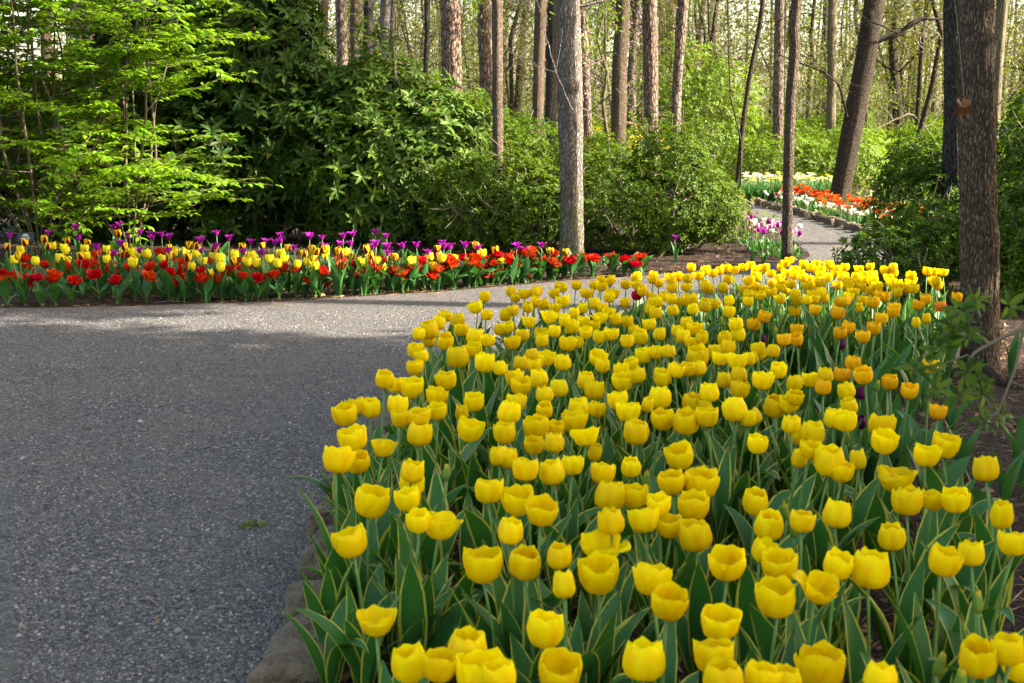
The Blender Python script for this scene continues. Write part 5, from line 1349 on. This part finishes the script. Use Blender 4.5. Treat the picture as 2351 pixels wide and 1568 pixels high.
# hanging dead leaf on a thread before the furrowed trunk
p = deep(2213, 222, 5.6)
t = thing('hanging_leaf', 'curled brown dead leaf hanging on a thread before the furrowed trunk', 'dead leaf', p)
mb = MB()
q = np.random.RandomState(9)
th = np.linspace(0, 2 * np.pi, 61)[:-1]
lobe = np.abs(np.cos(2.5 * (th - np.pi * 1.5))) ** 1.3          # five pointed lobes, one of them hanging down
rad = (.020 + .028 * lobe) * (1 + .10 * np.sin(th * 11) + .05 * np.sin(th * 23 + 1))
rings = np.linspace(0.02, 1, 7)
X = rings[:, None] * rad * np.cos(th); Z = rings[:, None] * rad * np.sin(th) * 1.12 - .05
Yd = .020 * np.sin(X * 60 + 1.0) + .016 * np.cos(Z * 75) + 9 * X ** 2 - .012 * np.sin(th * 3) * rings[:, None]
mb.grid(np.stack([X * (1 - .25 * (Z < -.06)), Yd, Z], -1), True)
mb.obj('blade', M['brown_leaf'], t)
mb = MB(); e = deep(2186, -40, 5.6) - p
mb.tube([(0, 0, 0), tuple(e * .5 + Vector((.004, 0, 0))), tuple(e * 3.2)], .0016, 4); mb.obj('thread', M['twig'], t)

# azalea whose long twig reaches in at the right of the picture
q = np.random.RandomState(5)
t = thing('azalea', 'azalea reaching a bare bent twig with leaf tufts across the mulch', 'shrub', (1.95, 3.4, 0), 0, 'azaleas')
off = Vector((1.95, 3.4, 0))
sb, lb = MB(), MB()
def tw(pix, Y, w0, w1):
    P_ = np.array([tuple(deep(x, y, Y) - off) for x, y in pix])
    tt = np.linspace(0, len(P_) - 1, len(P_) * 4)
    P2 = np.stack([np.interp(tt, np.arange(len(P_)), P_[:, i]) for i in range(3)], 1)
    P2[1:-1] = (P2[:-2] + 2 * P2[1:-1] + P2[2:]) / 4
    sb.tube(P2, np.linspace(w0, w1, len(P2)), 7)
tw([(2800, 900), (2600, 720), (2450, 730), (2351, 752), (2300, 775), (2262, 795), (2232, 812), (2226, 850), (2222, 880)], 3.3, .008, .003)
tw([(2268, 788), (2240, 765), (2228, 755), (2205, 758), (2185, 766), (2160, 765)], 3.3, .005, .002)
tw([(2210, 756), (2222, 735), (2224, 712), (2240, 690)], 3.3, .004, .002)
tw([(2222, 815), (2180, 830), (2140, 845), (2090, 850)], 3.35, .003, .0015)
tw([(2226, 850), (2230, 900), (2250, 940)], 3.3, .003, .0015)
tw([(2351, 752), (2330, 850), (2290, 950), (2270, 955)], 3.3, .004, .002)
tufts = [(2240, 692, 8), (2205, 708, 7), (2195, 738, 8), (2178, 745, 7), (2170, 770, 8), (2215, 775, 6), (2160, 800, 6), (2140, 845, 7), (2095, 850, 5), (2225, 855, 8), (2240, 880, 9), (2262, 895, 8), (2200, 905, 6), (2150, 905, 6), (2290, 952, 8), (2258, 962, 6), (2320, 700, 5)]
P_, A_ = [], []
for x, y, k in tufts:
    for _ in range(2):
        P_.append(tuple(deep(x + q.normal(0, 5), y + q.normal(0, 5), 3.3 + q.normal(0, .03)) - off)); A_.append((q.normal(0, .5), -.5, q.uniform(.2, 1.0)))
whorls(lb, leaf_full(.36, .12, .15), P_, A_, q, 6, .042, (50, 95))
n = 240
d = rdirs(q, n); P_ = np.array([.35, 0, .5]) + d * np.array([.42, .5, .5]) * (1 - .5 * q.rand(n, 1)); P_ = P_[P_[:, 2] > .05]
whorls(lb, leaf_full(.36, .12, .15), P_, P_ - np.array([.35, 0, .3]) + (0, 0, .3), q, 6, .042, (50, 90))
for i in range(8):
    e = np.array([.35, 0, .5]) + rdirs(q, 1)[0] * .4
    sb.tube([(.35, 0, -.02), tuple((e + (.35, 0, 0)) / 2), tuple(e)], (.012, .009, .004), 5)
sb.obj('stem', M['twig'], t); lb.obj('foliage', M['azalea_dark'], t)

# moss tuft and twigs lying on the gravel, roots by the big trunk
p = at(580, 1213)
mb = MB(); n = 70
scatter(mb, leaf_card(.2), np.stack([p.x + q.normal(0, .028, n), p.y + q.normal(0, .012, n), np.full(n, .006)], 1), rdirs(q, n) + (0, 0, .3), rdirs(q, n), .035)
o = mb.obj('moss_tuft', M['moss']); tag(o, 'small tuft of olive moss lying on the open gravel', 'moss')
for x, y, l, a in ((345, 1388, .09, .5), (1395, 660, .3, .1), (395, 695, .2, -.1)):
    p = at(x, y); mb = MB()
    mb.tube([(-l / 2, 0, .008), (-.01, .01, .013), (l / 2, -.01, .008)], (.003, .004, .002), 5)
    o = mb.obj('fallen_twig', M['twig'], None, p); o.rotation_euler.z = -a
    tag(o, {345: 'short curved twig lying on the near gravel', 1395: 'long twig on the gravel before the red tulips', 395: 'thin twig on the gravel edge below the red tulips'}[x], 'twig', 'fallen twigs')
p = at(2265, 865); mb = MB()
P_ = [tuple(at(x, y) + Vector((0, 0, z))) for x, y, z in ((2262, 862, .015), (2300, 882, .008), (2345, 892, 0), (2420, 905, -.03))]
P_ = np.array(P_); tt = np.linspace(0, 3, 16); P_ = np.stack([np.interp(tt, range(4), P_[:, i]) for i in range(3)], 1) + q.normal(0, .006, (16, 3))
mb.tube(P_, np.interp(tt, range(4), (.05, .034, .026, .012)) * q.uniform(.85, 1.15, 16), 9)
o = mb.obj('surface_root', M['bark_brown']); tag(o, 'dark mossy root snaking out from the furrowed trunk', 'root')

# ------------------------------------------------------------------ unseen evergreens beside the view, placed for their shade on bed, gravel and rhododendrons
def evergreen(label, loc, seed, lumps, n):
    q = np.random.RandomState(seed)
    t = thing('unseen_evergreen', label, 'tree', loc, 0, 'unseen evergreens beside the path')
    mb = MB(); mb.tube([(0, 0, -.1), (.05, 0, 4), (0, .05, 9), (0, 0, 14)], (.2, .17, .12, .04), 12); mb.obj('trunk', M['bark_brown'], t)
    lp = np.array(lumps, float); a = lp[:, 3] * lp[:, 4] * lp[:, 5]; a /= a.sum()
    w = q.choice(len(lp), size=n, p=a)
    P_ = lp[w, :3] + rdirs(q, n) * lp[w, 3:6] * (q.rand(n, 1) ** .4) * (.85 + .3 * vnoise(rdirs(q, n) * 3, seed)[:, None])
    mb = MB(); scatter(mb, leaf_card(.5), P_, rdirs(q, n), rdirs(q, n), q.uniform(.16, .34, n)); mb.obj('crown', M['evergreen'], t)
SX = 11.0
for i, (y0, lumps) in enumerate([
    (-3.4, [(0, 0, 5.5, 2, 2.2, 3.8), (0, 0, 10.0, 1.8, 2.2, 4.4)]),
    (-.2, [(0, 0, 5.0, 2, 2.2, 3.8), (0, 0, 10.0, 1.8, 2.2, 4.4)]),
    (2.6, [(0, 0, 5.0, 2, 2.2, 3.8), (0, 0, 9.8, 1.8, 2.3, 4.5)]),
    (4.9, [(0, -.3, 5.0, 1.6, 1.6, 3.6), (0, .1, 10.0, 1.8, 1.9, 4.0)]),
]):
    evergreen('unseen tall dense evergreen placed to shade the tulip bed from the side', (SX, y0, 0), 60 + i, lumps, 19000)
evergreen('unseen tall dense evergreen placed to shade the tulip bed from the side', (SX + .3, 8.15, 0), 66, [(0, 0, 11.2, 1.4, 1.6, 2.3)], 7000)  # unseen crown set high: shades the gravel, leaves the sun streak open
evergreen('unseen tall dense evergreen placed to shade the tulip bed from the side', (SX + .3, 13.6, 0), 67, [(0, 0, 11.9, 1.5, 1.5, 2.2), (0, .9, 13.2, 1.4, 1.2, 1.8)], 3900)  # unseen crown added to throw dappled shade on the rhododendrons
